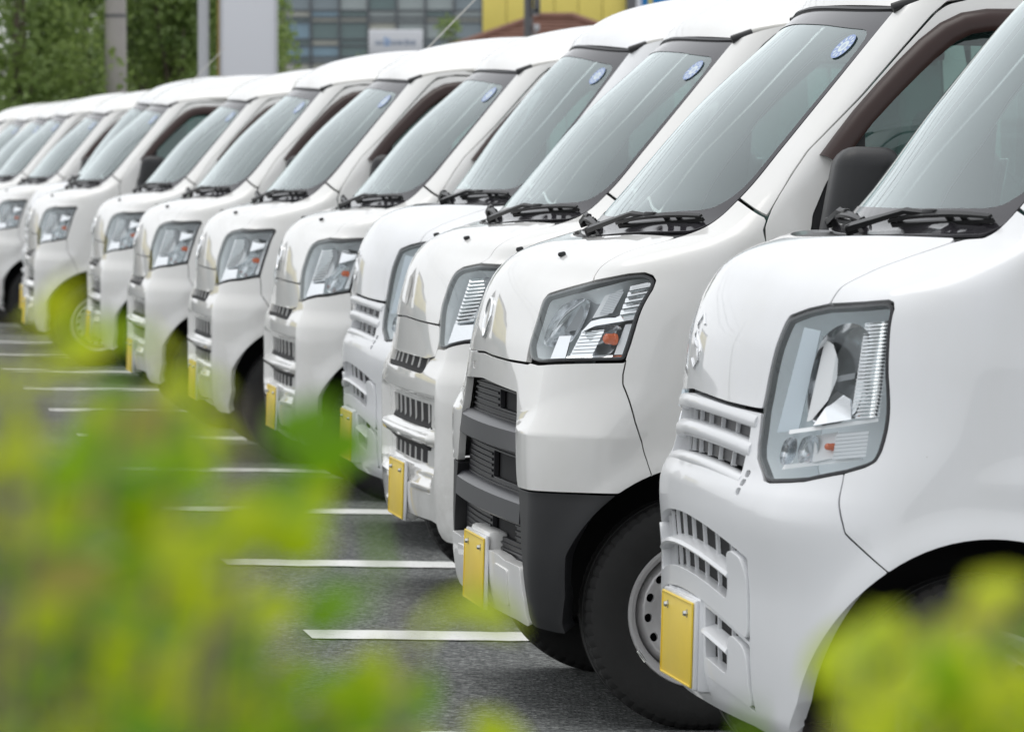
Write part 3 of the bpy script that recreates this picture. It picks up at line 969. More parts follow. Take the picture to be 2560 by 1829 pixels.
    for x in (ax, rx):
        for sg in (-1, 1):
            V = []; F = []
            for k, (yy, rr) in enumerate(((.722, ar + .004), (.70, ar + .006), (.40, ar + .006), (.40, .02))):
                for i in range(25):
                    a = math.radians(-8 + 196 * i / 24)
                    px_, pz_ = x + rr * math.cos(a), az + rr * math.sin(a)
                    if k == 0: yy = abs(float(S.P(S.sx(px_, max(pz_, .2)), max(pz_, .2))[1])) - .005
                    elif k == 1: yy = min(yy, abs(float(S.P(S.sx(px_, max(pz_, .2)), max(pz_, .2))[1])) - .02)
                    V.append((px_, sg * yy, pz_))
            for k in range(3):
                for i in range(24): F.append((k * 25 + i, k * 25 + i + 1, (k + 1) * 25 + i + 1, (k + 1) * 25 + i))
            me = mesh_from('wheel_arch_liner', V, F); fix_smooth(me); obj('wheel_arch_liner', me, 'dark', root)
            wheel(root, x, sg * .642, sg)
    tube('axle', [(rx, -.6, .26), (rx, .6, .26)], .03, 'under', root)
    # cabin
    rbox('cabin_floor', (2.45, 1.30, .03), (2.1, 0, .61), 'dash', root, 0)
    da = empty('dashboard', root)
    rbox('dash_top', (.34, 1.26, .10), (.60, 0, 1.03), 'dash', da, .04, Matrix.Rotation(math.radians(8), 4, 'Y'), 3)
    rbox('dash_face', (.10, 1.26, .34), (.72, 0, .88), 'dash', da, .03)
    rbox('instrument_hood', (.16, .34, .09), (.66, .34, 1.095), 'dash', da, .035, None, 3)
    sw_ = empty('steering_wheel', root)
    c0 = Vector((.90, .34, 1.115)); axd = Vector((.72, 0, .70)).normalized()
    q = axd.to_track_quat('Z', 'Y').to_matrix()
    ring = [c0 + q @ Vector((.185 * math.cos(a), .185 * math.sin(a), 0)) for a in np.linspace(0, 2 * math.pi, 33)]
    tube('steering_rim', ring, .017, 'seal', sw_, 8)
    lathe('steering_boss', [(0, .02), (.05, .015), (.06, -.02)], c0, axd, 'dash', sw_, 20)
    for a in (0, math.pi, -math.pi / 2):
        tube('steering_spoke', [c0, c0 + q @ Vector((.18 * math.cos(a), .18 * math.sin(a), 0))], .013, 'dash', sw_, 6)
    tube('steering_column', [c0, c0 - axd * .35], .03, 'dash', sw_, 10)
    for y in (-.34, .34): seat(root, y)
    rbox('seat_riser', (.62, 1.28, .08), (1.2, 0, .645), 'dash', root, .02)
    # sun visors and inner mirror
    for y in (-.3, .3): rbox('sun_visor', (.13, .42, .014), (1.0, y, hgt(1.665)), 'trim', root, .005, Matrix.Rotation(math.radians(-18), 4, 'Y'))
    rbox('inner_mirror', (.02, .22, .06), (.93, 0, hgt(1.56)), 'dash', root, .008)
    # roof lining keeps daylight from leaking in
    V = []; F = []
    us2 = np.linspace(.02, 2.4, 20)
    for u_ in us2:
        for e in np.linspace(-1, 1, 9): V.append((xf(e) + u_, e * .57, zf(e) - .012 + float(rise(u_)) * .82 * (1 - e ** 4)))
    for i in range(19):
        for j in range(8): F.append((i * 9 + j, (i + 1) * 9 + j, (i + 1) * 9 + j + 1, i * 9 + j + 1))
    me = mesh_from('headlining', V, F); fix_smooth(me, 80); obj('headlining', me, 'trim', root)

def lamp(S, loop, root, kind, depth=.12):
    """headlamp pair: clear lens on the skin, dark seal, tray and reflectors behind it"""
    for sg in (1, -1):
        lp_ = loop if sg > 0 else [(-a, b) for a, b in loop][::-1]
        o = spanel('headlight', S, lp_, 'lens', root, 'L', h=.022, off=.0005, r=.010, gap=.0035, flange=0)[0]
        lo = inset(densify(fillet(tosig(lp_), .010), .012), .001)
        li = inset(lo, .0055)
        fN = lambda q, t: S.N(unsig(q), t)
        patch('lamp_seal', lambda q, t: S.P(unsig(q), t, -.003), fN, lo, 'seal', o, [li], h=.03, hb=.010, flange=.012, hflange=.012)
        # tray walls
        rings = []
        for ins, of in ((.0048, -.005), (.007, -.03), (.012, -.07), (.018, -depth)):
            r_ = np.array(inset(lo, ins)); rings.append(S.P(unsig(r_[:, 0]), r_[:, 1], of))
        m = len(lo); V = []; F = []
        for r_ in rings: V += list(r_)
        for k in range(len(rings) - 1):
            for i in range(m):
                j = (i + 1) % m
                F.append((k * m + i, k * m + j, (k + 1) * m + j, (k + 1) * m + i))
        me = mesh_from('lamp_tray', V, F); fix_smooth(me, 30); obj('lamp_tray', me, 'lampgrey', o)
        back = inset(lo, .019)
        patch('lamp_back', lambda q, t: S.P(unsig(q), t, -depth), fN, back, 'lampgrey', o, [], h=.03, hb=.015, flange=0)
        # the reflectors stand on a slanting wall inside the lamp, laid out in (a across, b up) between its four corners
        BL, BR, TL_, TR = {'E': ((.072, .700), (.244, .728), (.118, .978), (.266, 1.006)), 'H2': ((.053, .820), (.245, .834), (.105, .970), (.304, 1.020)), 'H1': ((.055, .757), (.230, .797), (.114, .968), (.292, .990))}[kind]
        y0, ky = (.490, .80) if kind == 'E' else (.515, .72)
        def W(a, b, d=0.0):
            x = (1 - b) * ((1 - a) * BL[0] + a * BR[0]) + b * ((1 - a) * TL_[0] + a * TR[0])
            z = (1 - b) * ((1 - a) * BL[1] + a * BR[1]) + b * ((1 - a) * TL_[1] + a * TR[1])
            return Vector((x, -sg * (y0 + ky * (x - .05) - d), z))
        def wsheet(nm, poly, mat, d=0.0, tilt=.5, th=.012):
            n = len(poly); bm_ = sum(q[1] for q in poly) / n
            f = [W(a, b) for a, b in poly]; zm = sum(v.z for v in f) / n
            f = [W(a, b, d + tilt * (v.z - zm)) for (a, b), v in zip(poly, f)]
            bk = [v + Vector((.004, sg * th, 0)) for v in f]
            F = [tuple(range(n)), tuple(range(n, 2 * n))[::-1]] + [(k, k + n, (k + 1) % n + n, (k + 1) % n) for k in range(n)]
            me = mesh_from(nm, f + bk, F); fix_smooth(me, 20); return obj(nm, me, mat, o)
        def wflutes(nm, a0, a1, b0, b1, n, mat='reflector', d=0.0, amp=.006, skew=0.0, bulge=0.0):
            V = []; F = []; na = 6
            for k in range(n):
                for e_, dd in ((0., 0.), (.82, amp), (1., 0.)):
                    b = b0 + (b1 - b0) * (k + e_) / n
                    for i in range(na + 1):
                        q = i / na
                        V.append(W(a0 + (a1 - a0) * q + skew * (b - b0), b, d + dd - bulge * (1 - (2 * q - 1) ** 2)))
            R = na + 1
            for k in range(3 * n - 1):
                for i in range(na): F.append((k * R + i, k * R + i + 1, (k + 1) * R + i + 1, (k + 1) * R + i))
            me = mesh_from(nm, V, F); fix_smooth(me, 15); return obj(nm, me, mat, o)
        def wdish(nm, a0, a1, b0, b1, dep, mat='chrome', d=0.0, skew=0.0, pw=2.2):
            V = []; F = []; n = 22
            for k in range(n + 1):
                q = k / n
                for i in range(n + 1):
                    # square to rounded: concentric squeeze
                    x_, y_ = 2 * i / n - 1, 2 * q - 1
                    xr = x_ * math.sqrt(max(0, 1 - .38 * y_ * y_)); yr = y_ * math.sqrt(max(0, 1 - .38 * x_ * x_))
                    h_ = (1 - abs(x_) ** pw) * (1 - abs(y_) ** pw)
                    b = b0 + (b1 - b0) * (yr * 1.0 + 1) / 2
                    V.append(W(a0 + (a1 - a0) * (xr + 1) / 2 + skew * (b - b0), b, d + dep * h_))
            for k in range(n):
                for i in range(n): F.append((k * (n + 1) + i, k * (n + 1) + i + 1, (k + 1) * (n + 1) + i + 1, (k + 1) * (n + 1) + i))
            me = mesh_from(nm, V, F); fix_smooth(me, 80); return obj(nm, me, mat, o)
        def bulb(c, r, ln, mat='amber'):
            lathe('bulb', [(0, ln), (r * .6, ln * .95), (r * .95, ln * .75), (r, ln * .4), (r, 0), (r * 1.1, -.002), (r * 1.1, -.008)], c, (-.92, -.35 * sg, .05), mat, o, 16)
        if kind == 'E':
            wsheet('bezel_wall', [(.0, .27), (.21, .27), (.25, .93), (.06, .97)], 'lampblue', .012, .05)
            wdish('main_reflector', .20, .78, .29, .97, .055, 'reflector', -.012)
            wsheet('reflector_wall', [(.250, .33), (.30, .34), (.43, .46), (.49, .60), (.47, .73), (.40, .83), (.30, .88)], 'lampwhite', -.004, .12)
            wsheet('dish_highlight', [(.30, .305), (.68, .32), (.67, .45), (.52, .52), (.44, .43)], 'chrome', -.006, .75)  # chrome sheet added and tipped skyward to brighten the foot of the dish
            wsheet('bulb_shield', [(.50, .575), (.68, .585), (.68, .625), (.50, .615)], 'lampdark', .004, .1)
            wflutes('ribbed_reflector', .69, .965, .32, .955, 26, 'chrome', -.008, .005, 0, .010)
            wsheet('lamp_shelf', [(.08, .262), (.955, .285), (.955, .31), (.08, .288)], 'lampwhite', -.020, .6, .012)
            wdish('position_lamp', .06, .21, .045, .235, .022, 'reflector', -.010)
            wdish('indicator_reflector', .225, .42, .045, .235, .022, 'reflector', -.010)
            wsheet('indicator_wall', [(.38, .05), (.60, .07), (.60, .235), (.38, .225)], 'lampwhite', -.004, .4)
            wflutes('indicator_ribs', .56, .87, .06, .235, 7, 'lensblock', -.020, .002)
            wsheet('lower_floor', [(.10, .02), (.86, .035), (.84, .065), (.12, .05)], 'lampwhite', -.008, .5)
            bulb(W(.53, .145, -.014), .0065, .012)
        elif kind == 'H2':
            wdish('main_reflector', -.02, .36, .20, .90, .045, 'reflector', -.006, .05)
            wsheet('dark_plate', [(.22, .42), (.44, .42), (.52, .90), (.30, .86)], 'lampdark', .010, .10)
            wsheet('projector_face', [(.44, .58), (.60, .60), (.67, .92), (.50, .90)], 'lampwhite', -.004, .25)
            wflutes('fine_ribs', .50, .64, .62, .90, 12, 'lensblock', -.012, .002, .12)
            wsheet('bright_band', [(.36, .40), (.50, .47), (.97, .50), (.98, .58), (.62, .57), (.44, .54)], 'chrome', -.012, .8)
            for k in range(5):
                b = .585 + k * .078
                wsheet('lamp_fin', [(.715, b), (.965, b + .006), (.968, b + .066), (.715 , b + .060)], 'chrome', -.018, .75, .02)
            wsheet('white_block', [(.15, .03), (.31, .03), (.30, .35), (.17, .36)], 'chrome', -.012, .55)
            wdish('indicator_reflector', .40, .84, .03, .46, .035, 'reflector', -.006)
            wflutes('indicator_ribs', .36, .60, .06, .40, 7, 'chrome', -.014, .004, .08)
            wsheet('lamp_floor', [(.32, .02), (.95, .02), (.95, .06), (.32, .06)], 'chrome', -.020, 1.2)
            wsheet('side_plate', [(.83, .06), (.98, .06), (.97, .44), (.84, .44)], 'lampwhite', -.006, .2)
            wsheet('bulb_socket', [(.765, .15), (.80, .15), (.80, .38), (.765, .38)], 'dark', -.012, 0)
            bulb(W(.745, .265, -.016), .0125, .022)
        else:
            wflutes('ribbed_reflector', .07, .34, .30, .90, 12, 'chrome', -.008, .008)
            wsheet('bright_wall', [(.04, .03), (.39, .04), (.36, .31), (.07, .29)], 'chrome', -.012, .65)
            wsheet('centre_plate', [(.34, .32), (.52, .40), (.50, .93), (.34, .92)], 'lampwhite', .004, .15)
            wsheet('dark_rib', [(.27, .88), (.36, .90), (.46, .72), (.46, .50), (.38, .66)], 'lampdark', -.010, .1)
            wsheet('bright_upper', [(.49, .60), (.81, .64), (.80, .90), (.50, .90)], 'chrome', -.014, .7)
            wsheet('upper_cap', [(.56, .87), (.82, .80), (.83, .965), (.56, .96)], 'lampdark', -.020, .1)  # dark grey cap above the bright upper block
            wdish('indicator_reflector', .42, .80, .03, .54, .035, 'reflector', -.006)
            wflutes('mid_ribs', .43, .78, .05, .50, 10, 'lens', -.016, .003)
            wflutes('side_ribs', .82, .975, .06, .95, 14, 'lampwhite', -.014, .004)
            bulb(W(.74, .37, -.014), .011, .018)

def badge(S, root, s0, t0, rad, ring, name='badge', off=.002):
    e = empty(name, root)
    n = 40
    V = [S.P(s0, t0, off)]
    F = []
    for i in range(n):
        a = 2 * math.pi * i / n
        V.append(S.P(s0 + rad / .6 * math.cos(a), t0 + rad * .86 * math.sin(a), off))
        F.append((0, 1 + i, 1 + (i + 1) % n))
    me = mesh_from('badge_face', V, F); obj('badge_face', me, 'white_warm', e)
    if ring:
        pts = [Vector(S.P(s0 + rad / .6 * math.cos(a), t0 + rad * .86 * math.sin(a), off)) for a in np.linspace(0, 2 * math.pi, 49)]
        tube('badge_ring', pts, .0042, 'chrome', e, 8)
    return e

def washer(S, root, s, t):
    p = Vector(S.P(s, t, .0))
    rbox('washer_nozzle', (.018, .014, .011), tuple(p + Vector((0, 0, .005))), 'black_plastic', root, .004, Matrix.Rotation(-.25, 4, 'Y'))

def front_H(S, root, v2):
    X = lambda x, z: (S.sx(x, z), z)
    pm, bmr = 'white_warm', 'white_warm'
    HL2 = [(1.034, 1.005), (1.247, 1.016), (1.383, 1.024), (1.510, 1.028), (1.582, 1.022), (1.623, 1.012), (1.651, .991), (1.661, .932), (1.678, .869), (1.682, .833), (1.393, .828), (.928, .819), (.831, .822), (.780, .850), (.774, .917), (.758, .953), (.768, .968), (.875, .984)]
    HL1 = [(1.56, .995), (1.605, .994), (1.642, .984), (1.665, .89), (1.682, .795), (1.459, .778), (1.317, .774), (.955, .752), (.868, .752), (.845, .768), (.835, .80), (.793, .872), (.789, .922), (.797, .960), (.84, .977), (.974, .991), (1.29, .990)]
    seam = [(.988, 1.015), (.979, 1.034), (.982, 1.054), (.976, 1.071), (.980, 1.091), (.994, 1.104)]
    arch = arch_pts(math.degrees(math.acos((.545 - AX) / AR)), 113, 10)
    HL = HL2 if v2 else HL1
    top = [(1.034, 1.008)] if v2 else [(.974, .995), (.985, 1.005)]
    if v2:
        hood = [(0, .818), (.2, .8145), (.51, .8125), (.778, .814), (.779, .85), (.772, .917), (.755, .953), (.766, .969), (.875, .986), (1.03, 1.0075)] + seam + [(.97, 1.112), (.7, 1.118), (.3, 1.121), (0, 1.122)]
        lampR = [(1.684, .833), (1.680, .869), (1.663, .932), (1.653, .991), (1.625, 1.013), (1.583, 1.024), (1.510, 1.030), (1.383, 1.026), (1.247, 1.018), (1.036, 1.0075)]
        fs = [X(.293, .577), X(.282, .61), X(.254, .694), X(.225, .779), X(.225, .80), X(.231, .831)]
    else:
        hood = [(0, .8215), (.4, .8175), (.80, .8155), (.812, .83), (.790, .872), (.786, .922), (.794, .962), (.838, .979), (.974, .994), (.992, 1.006)] + seam + [(.97, 1.112), (.7, 1.118), (.3, 1.121), (0, 1.122)]
        lampR = [(1.684, .795), (1.667, .89), (1.644, .985), (1.606, .996), (1.56, .998), (1.29, .993), (.976, .994), (.994, 1.006)]
        fs = [X(.293, .577), X(.282, .61), X(.25, .676), X(.222, .718), X(.217, .787)]
    spanel('hood', S, hood, pm, root, 'C', h=.016, r=.006)
    fl = [(a + .004, b) for a, b in seam] + [(1.002, 1.115), (1.004, 1.14), (1.002, 1.17), (1.0, 1.198), (1.842, 1.1615)] + XP(S, [(.5445, 1.155), (.5445, .60)], False)
    fl += [X(x, z) for x, z in arch] + fs + lampR
    spanel('fender', S, fl, pm, root, 'B', h=.015, r=.003, flange=.012)
    lamp(S, HL, root, 'H2' if v2 else 'H1')
    washer(S, root, .55, 1.052)
    washer(S, root, -.55, 1.052)
    low = arch_pts(113, 160, 10)
    if v2:
        badge(S, root, .0, .885, .0415, True)
        up = [(0, .8145), (.2, .811), (.51, .809), (.80, .810), (.831, .814), (.928, .812), (1.393, .822), (1.684, .827)] + fs[::-1] + [X(x, z) for x, z in arch_pts(113, 127, 4)] + [(1.6, .533), (1.2, .532), (.823, .531), (.80, .55), (.756, .62), (.715, .70), (.69, .742), (0, .752)]
        vents = [[(-.34, .772), (-.26, .772), (-.26, .788), (-.34, .788)], [(-.36, .762), (-.28, .762), (-.28, .745 + .001), (-.36, .746)]]
        spanel('bumper', S, up, bmr, root, 'C', h=.0105, r=.006, flange=.018, holes=[vents[0]], hr=.002)
        # black corner cladding
        cl = [(.826, .528), (1.2, .529), (1.6, .530)] + [X(x, z) for x, z in arch_pts(128, 158, 8)] + [X(.112, .30), X(.110, .235), X(.118, .215), (1.45, .216), (1.05, .222), (.985, .226), (.972, .278), (.93, .365), (.875, .46)]
        spanel('corner_cladding', S, cl, 'black_plastic', root, 'B', h=.015, off=-.001, r=.006, flange=.05)
        gl = [(0, .748), (.60, .741), (.70, .738), (.73, .70), (.77, .62), (.815, .54), (.90, .40), (.93, .345), (0, .345)]
        ops = [[(.14, .690), (.60, .690), (.62, .728), (.14, .732)], [(-.02, .525), (.55, .525), (.55, .585), (-.02, .585)], [(-.02, .392), (.55, .392), (.55, .435), (-.02, .435)]]
        spanel('grille_panel', S, gl, 'grey_plastic', root, 'C', h=.03, off=-.030, holes=ops, r=.004, hr=.003, flange=.004, hflange=.012)
        for k in range(30):
            t = .352 + k * .0132
            lim = np.interp(t, [.35, .54, .74], [.90, .79, .69])
            spans = [(-lim, lim)]
            for q in ops:
                a0, a1 = q[0][0], q[1][0]; z0, z1 = q[0][1], q[2][1]
                if z0 - .004 < t < z1 + .004: spans = [(-lim, a0 - .01), (a1 + .01, lim)]
            for a, b in spans:
                skinbar('grille_rib', S, a, b, lambda s, t=t: t, [(-.0040, -.031), (.0040, -.031), (.0020, -.0255), (-.0020, -.0255)], 'grey_plastic', root, 14)
        for t0, t1 in ((.600, .668), (.445, .505)):
            lim = np.interp((t0 + t1) / 2, [.35, .54, .74], [.93, .83, .71])
            skinbar('grille_bar', S, -lim, lim, lambda s, a=(t0 + t1) / 2: a, [(-.034, -.031), (.034, -.031), (.030, -.010), (.018, .002), (-.026, .004), (-.032, -.004)], 'bar_plastic', root, 40)
        spanel('grille_backing', S, [(0, .745), (.69, .735), (.9, .35), (0, .35)], 'dark', root, 'C', h=.06, off=-.045, r=0, flange=0)
        lb = [(0, .362), (.36, .362), (.50, .360), (.60, .3545), (.926, .3545), (.968, .278), (.98, .226), (.93, .222), (.5, .222), (0, .222)]
        spanel('lower_bumper', S, lb, 'bumper_warm', root, 'C', h=.015, off=.006, r=.012, flange=.03)
        for sg in (1, -1):
            pn = [(sg * .42, .250), (sg * .66, .250), (sg * .68, .335), (sg * .42, .340)]
            spanel('lower_bumper_pad', S, pn, 'bumper_warm', root, 'L', h=.02, off=.010, r=.012, flange=.006)
        rbox('plate_mount', (.05, .30, .17), (.036, 0, .318), 'bumper_warm', root, .012)
        plate(root, .0, .222)
    else:
        badge(S, root, .0, .885, .040, False)
        gs = [(0, .8185), (.4, .8145), (.80, .8125), (.822, .79), (.835, .765), (.80, .724), (.6, .713), (0, .712)]
        spanel('grille_strip', S, gs, bmr, root, 'C', h=.02, off=-.003, r=.012, flange=.03)
        spanel('slot_backing', S, [(0, .735), (.78, .73), (.72, .665), (0, .66)], 'dark', root, 'C', h=.03, off=-.0155, r=0, flange=0)
        bp = [(0, .676), (.60, .672), (.655, .676), (.70, .700), (.735, .714), (.81, .722), (.848, .747), (.955, .7475), (1.317, .769), (1.459, .773), (1.684, .790)] + fs[::-1]
        bp += [X(x, z) for x, z in arch_pts(113, 158, 12)] + [X(.112, .30), X(.106, .225), X(.112, .208), (1.38, .210), (1.18, .213), (1.08, .222), (1.0, .258), (.9, .263), (0, .258)]
        h1 = [(-.68, .520), (.68, .520), (.70, .584), (-.70, .584)]
        h2 = [(-.60, .414), (.60, .414), (.60, .459), (-.60, .459)]
        spanel('bumper', S, bp, bmr, root, 'C', h=.013, r=.006, flange=.04, holes=[h1, h2], hr=.008, hflange=.006)
        spanel('grille_backing', S, [(0, .69), (.72, .685), (.72, .40), (0, .40)], 'dark', root, 'C', h=.03, off=-.0055, r=0, flange=0)
        for k in range(-3, 4):
            s = k * .20
            if abs(s) < .66: fin('grille_fin', S, s, .518, .588, -.006, -.0012, .0040, 'bumper_warm', root)
            if abs(s) < .58: fin('grille_fin', S, s, .412, .462, -.006, -.0012, .0040, 'bumper_warm', root)
            if abs(s) < .68: fin('grille_fin', S, s, .672, .718, -.016, -.0115, .0040, 'bumper_warm', root)
        rbox('plate_mount', (.04, .31, .16), (.028, 0, .318), 'bumper_warm', root, .012)
        plate(root, -.004, .238)

def front_E(S, root):
    X = lambda x, z: (S.sx(x, z), z)
    pm = 'white_cool'; bm_ = 'bumper_cool'
    HL = [(.688, .972), (.696, .983), (.776, 1.000), (.862, 1.012), (.975, 1.019), (1.244, 1.026), (1.303, 1.022), (1.345, 1.010), (1.440, .891), (1.583, .753), (1.592, .737), (1.559, .727), (1.440, .7135), (1.152, .695), (.866, .684), (.815, .687), (.708, .721), (.679, .745), (.654, .811), (.662, .872), (.675, .925)]
    hood = [(0, .8285), (.2, .824), (.4, .817), (.60, .8125), (.650, .8125), (.659, .872), (.672, .925), (.685, .973), (.694, .986), (.776, 1.003), (.862, 1.015), (.843, 1.047), (.85, 1.08), (.875, 1.110), (.915, 1.136), (.90, 1.145), (.6, 1.149), (.3, 1.150), (0, 1.150)]
    spanel('hood', S, hood, pm, root, 'C', h=.015, r=.005)
    fl = [(.866, 1.0155), (.847, 1.047), (.854, 1.08), (.879, 1.110), (.918, 1.135), (.945, 1.143), (.99, 1.146), (1.0, 1.16), (1.0, 1.198), (1.842, 1.1615)] + XP(S, [(.5445, 1.155), (.5445, .60)], False)
    a0 = math.degrees(math.acos((.5445 - EAX) / EAR))
    fl += [X(x, z) for x, z in arch_pts(a0, 125.5, 12, EAR, EAX, EAZ)]
    sm = [X(.249, .540), (1.706, .595), (1.662, .605), (1.634, .621), (1.445, .7115)]
    fl += sm[1:] + [(1.559, .7245), (1.595, .735), (1.586, .753), (1.443, .891), (1.348, 1.012), (1.304, 1.0245), (1.244, 1.0285), (.975, 1.0215)]
    spanel('fender', S, fl, pm, root, 'B', h=.015, r=.003)
    lamp(S, HL, root, 'E')
    dr = lambda s: -.09 * s * s
    gz = lambda s: -.018 * min(1, (s / .62) ** 2)
    bp = [(0, .822), (.2, .8175), (.4, .811), (.60, .806), (.646, .805), (.652, .80), (.676, .745), (.705, .719), (.812, .6845), (.866, .6815), (1.152, .6925), (1.440, .711), (1.446, .7105), (1.634, .619), (1.662, .603), (1.706, .593), X(.249, .538)]
    bp += [X(x, z) for x, z in arch_pts(126, 176, 14, EAR, EAX, EAZ)] + [X(.11, .22), X(.115, .20), (1.4, .195), (1.0, .198), (.7, .215), (0, .222)]
    gh = [(a, .797 + gz(a)) for a in np.linspace(-.60, .60, 13)] + [(a, .706 + gz(a)) for a in np.linspace(.62, -.62, 13)]
    holes = [gh]
    for z0, z1 in ((.697, .6855), (.6795, .668), (.662, .6515)):
        for sg in (1, -1): holes.append([(sg * .655, z0), (sg * .690, z0), (sg * .692, z1), (sg * .657, z1)])
    # lower intakes: recesses in the bumper, filled by a U-shaped hoop and two corner hoops
    lin = np.linspace
    holes.append([(a, .592 + dr(a)) for a in lin(-.79, .79, 17)] + [(a, .440 + dr(a)) for a in lin(.815, -.815, 17)])
    for sg in (1, -1):
        holes.append([(sg * a, .432 + dr(a)) for a in lin(.335, .815, 7)] + [(sg * a, .300 + dr(a) * .8) for a in lin(.83, .335, 7)])
    spanel('bumper', S, bp, bm_, root, 'C', h=.0095, r=.004, holes=holes, hr=.006, flange=.035, hflange=.022)
    us = [(a, .5835 + dr(a)) for a in lin(.655, .745, 3)] + [(.785, .560 + dr(.785)), (.800, .50 + dr(.80)), (.810, .4445 + dr(.81))]
    uo = us + [(a, .4440 + dr(a)) for a in lin(.75, -.75, 15)] + [(-a, b) for a, b in us][::-1]
    ui = [(-.61, .572 + dr(.61)), (-.612, .50 + dr(.61))] + [(a, .482 + dr(a)) for a in lin(-.60, .60, 13)] + [(.612, .50 + dr(.61)), (.61, .572 + dr(.61))]
    spanel('intake_hoop', S, uo + ui, bm_, root, 'L', h=.014, off=.005, r=.022, gap=0, flange=.025)
    for sg in (1, -1):
        lo = [(.655, .4235 + dr(.655)), (.76, .4225 + dr(.76)), (.80, .405 + dr(.80)), (.822, .31 + dr(.82) * .8)] + [(a, .3035 + dr(a) * .8) for a in lin(.78, .34, 6)] + [(.34, .338 + dr(.34))] + [(a, .338 + dr(a)) for a in lin(.42, .58, 4)] + [(.612, .35 + dr(.61)), (.615, .41 + dr(.61))]
        lo = [(sg * a, b) for a, b in lo]
        spanel('intake_corner_hoop', S, lo if sg > 0 else lo[::-1], bm_, root, 'L', h=.014, off=.004, r=.016, gap=0, flange=.023)
    spanel('grille_backing', S, [(0, .80), (.61, .785), (.62, .70), (0, .71)], 'grey_plastic', root, 'C', h=.06, off=-.026, r=0, flange=0)
    spanel('intake_backing', S, [(0, .60), (.84, .54), (.84, .22), (0, .29)], 'dark', root, 'C', h=.05, off=-.0205, r=0, flange=0)
    skinbar('grille_bar', S, -.635, .635, lambda a: .7545 + gz(a), [(-.017, -.03), (.016, -.03), (.0165, -.008), (.012, .0), (.004, .004), (-.006, .004), (-.013, .0), (-.0165, -.006)], bm_, root, 40)
    skinbar('grille_lip', S, -.635, .635, lambda a: .7995 + gz(a), [(-.006, -.03), (.018, -.03), (.018, .001), (.010, .005), (.002, .005), (-.004, .002), (-.007, -.005)], bm_, root, 40)
    skinbar('grille_lip', S, -.635, .635, lambda a: .7005 + gz(a), [(-.020, -.03), (.006, -.03), (.008, -.005), (.004, .002), (-.003, .005), (-.012, .004), (-.020, -.002)], bm_, root, 40)
    for k in range(-4, 5):
        s = k * .142 + .0
        for t0, t1 in ((.771, .797), (.709, .738)):
            fin('grille_fin', S, s, t0 + gz(s), t1 + gz(s), -.03, -.018, .0018, bm_, root)
    wedge = [(-.004, -.022), (.012, -.022), (.004, .006), (-.003, .009), (-.008, .005)]
    skinbar('intake_blade', S, -.62, .62, lambda a: .533 + dr(a), wedge, bm_, root, 40, True)
    for sg in (1, -1):
        skinbar('intake_blade', S, sg * .335, sg * .62, lambda a: .388 + dr(a), wedge, bm_, root, 12, True)
    for k in range(-4, 4):
        s = (k + .5) * .165
        fin('intake_fin', S, s, .480 + dr(s), .592 + dr(s), -.021, -.0135, .0030, bm_, root)
        if abs(s) > .36: fin('intake_fin', S, s, .335 + dr(s), .432 + dr(s), -.021, -.0135, .0030, bm_, root)
    for k in range(-3, 4):
        s = k * .165 + .045
        fin('radiator_slat', S, s, .49 + dr(s), .585 + dr(s), -.0205, -.0195, .011, 'slat_grey', root)
    rbox('plate_mount', (.04, .345, .185), (.030, 0, .346), bm_, root, .010)
    plate(root, .0, .262)
    # chrome letter badge on the nose
    e = empty('badge', root)
    A = lambda y, t: Vector(S.P(-y / .6, t, .001))
    zz = [(-.034, .949), (.0, .965), (.034, .949), (.010, .930), (-.034, .911), (-.034, .902)]
    tube('badge_stroke', [A(*p) for p in zz], .0026, 'chrome', e, 6)
    zz = [(.034, .886), (.0, .870), (-.034, .886), (-.010, .905), (.034, .924), (.034, .933)]
    tube('badge_stroke', [A(*p) for p in zz], .0026, 'chrome', e, 6)

def cowl(S, root, gb):
    ss = np.linspace(-.985, .985, 61); tt = np.array([gb - .012, gb - .0085, gb - .007, gb - .005, gb - .003, gb - .001, gb + .004, gb + .02])
    V = []; F = []
    for k, t in enumerate(tt): V += list(S.P(ss, np.full(61, t), -.010 if k else -.022))
    for k in range(len(tt) - 1):
        for i in range(60): F.append((k * 61 + i, k * 61 + i + 1, (k + 1) * 61 + i + 1, (k + 1) * 61 + i))
    me = mesh_from('cowl', V, F); fix_smooth(me, 60); obj('cowl', me, 'black_plastic', root)

def build_model(kind, name):
    S = SK[kind]
    root = empty(name)
    if kind == 'E':
        cab(S, root, 'white_cool', 1.675, 1.157, 'E')
        front_E(S, root); gb = 1.157
    else:
        cab(S, root, 'white_warm', 1.645, 1.130, 'H')
        front_H(S, root, kind == 'H2'); gb = 1.130
    cowl(S, root, gb)
    wiper(S, root, (.12, gb - .002, .012), (.50, gb + .022, .026), (.40, gb + .008, .010), (.965, gb + .014, .010))
    wiper(S, root, (-.62, gb - .002, .012), (-.30, gb + .022, .026), (-.42, gb + .010, .010), (.10, gb + .012, .010))
    return root

def copy_tree(o, parent=None):
    c = o.copy(); COL.objects.link(c); c.parent = parent
    for ch in list(o.children):
        copy_tree(ch, c)
    return c

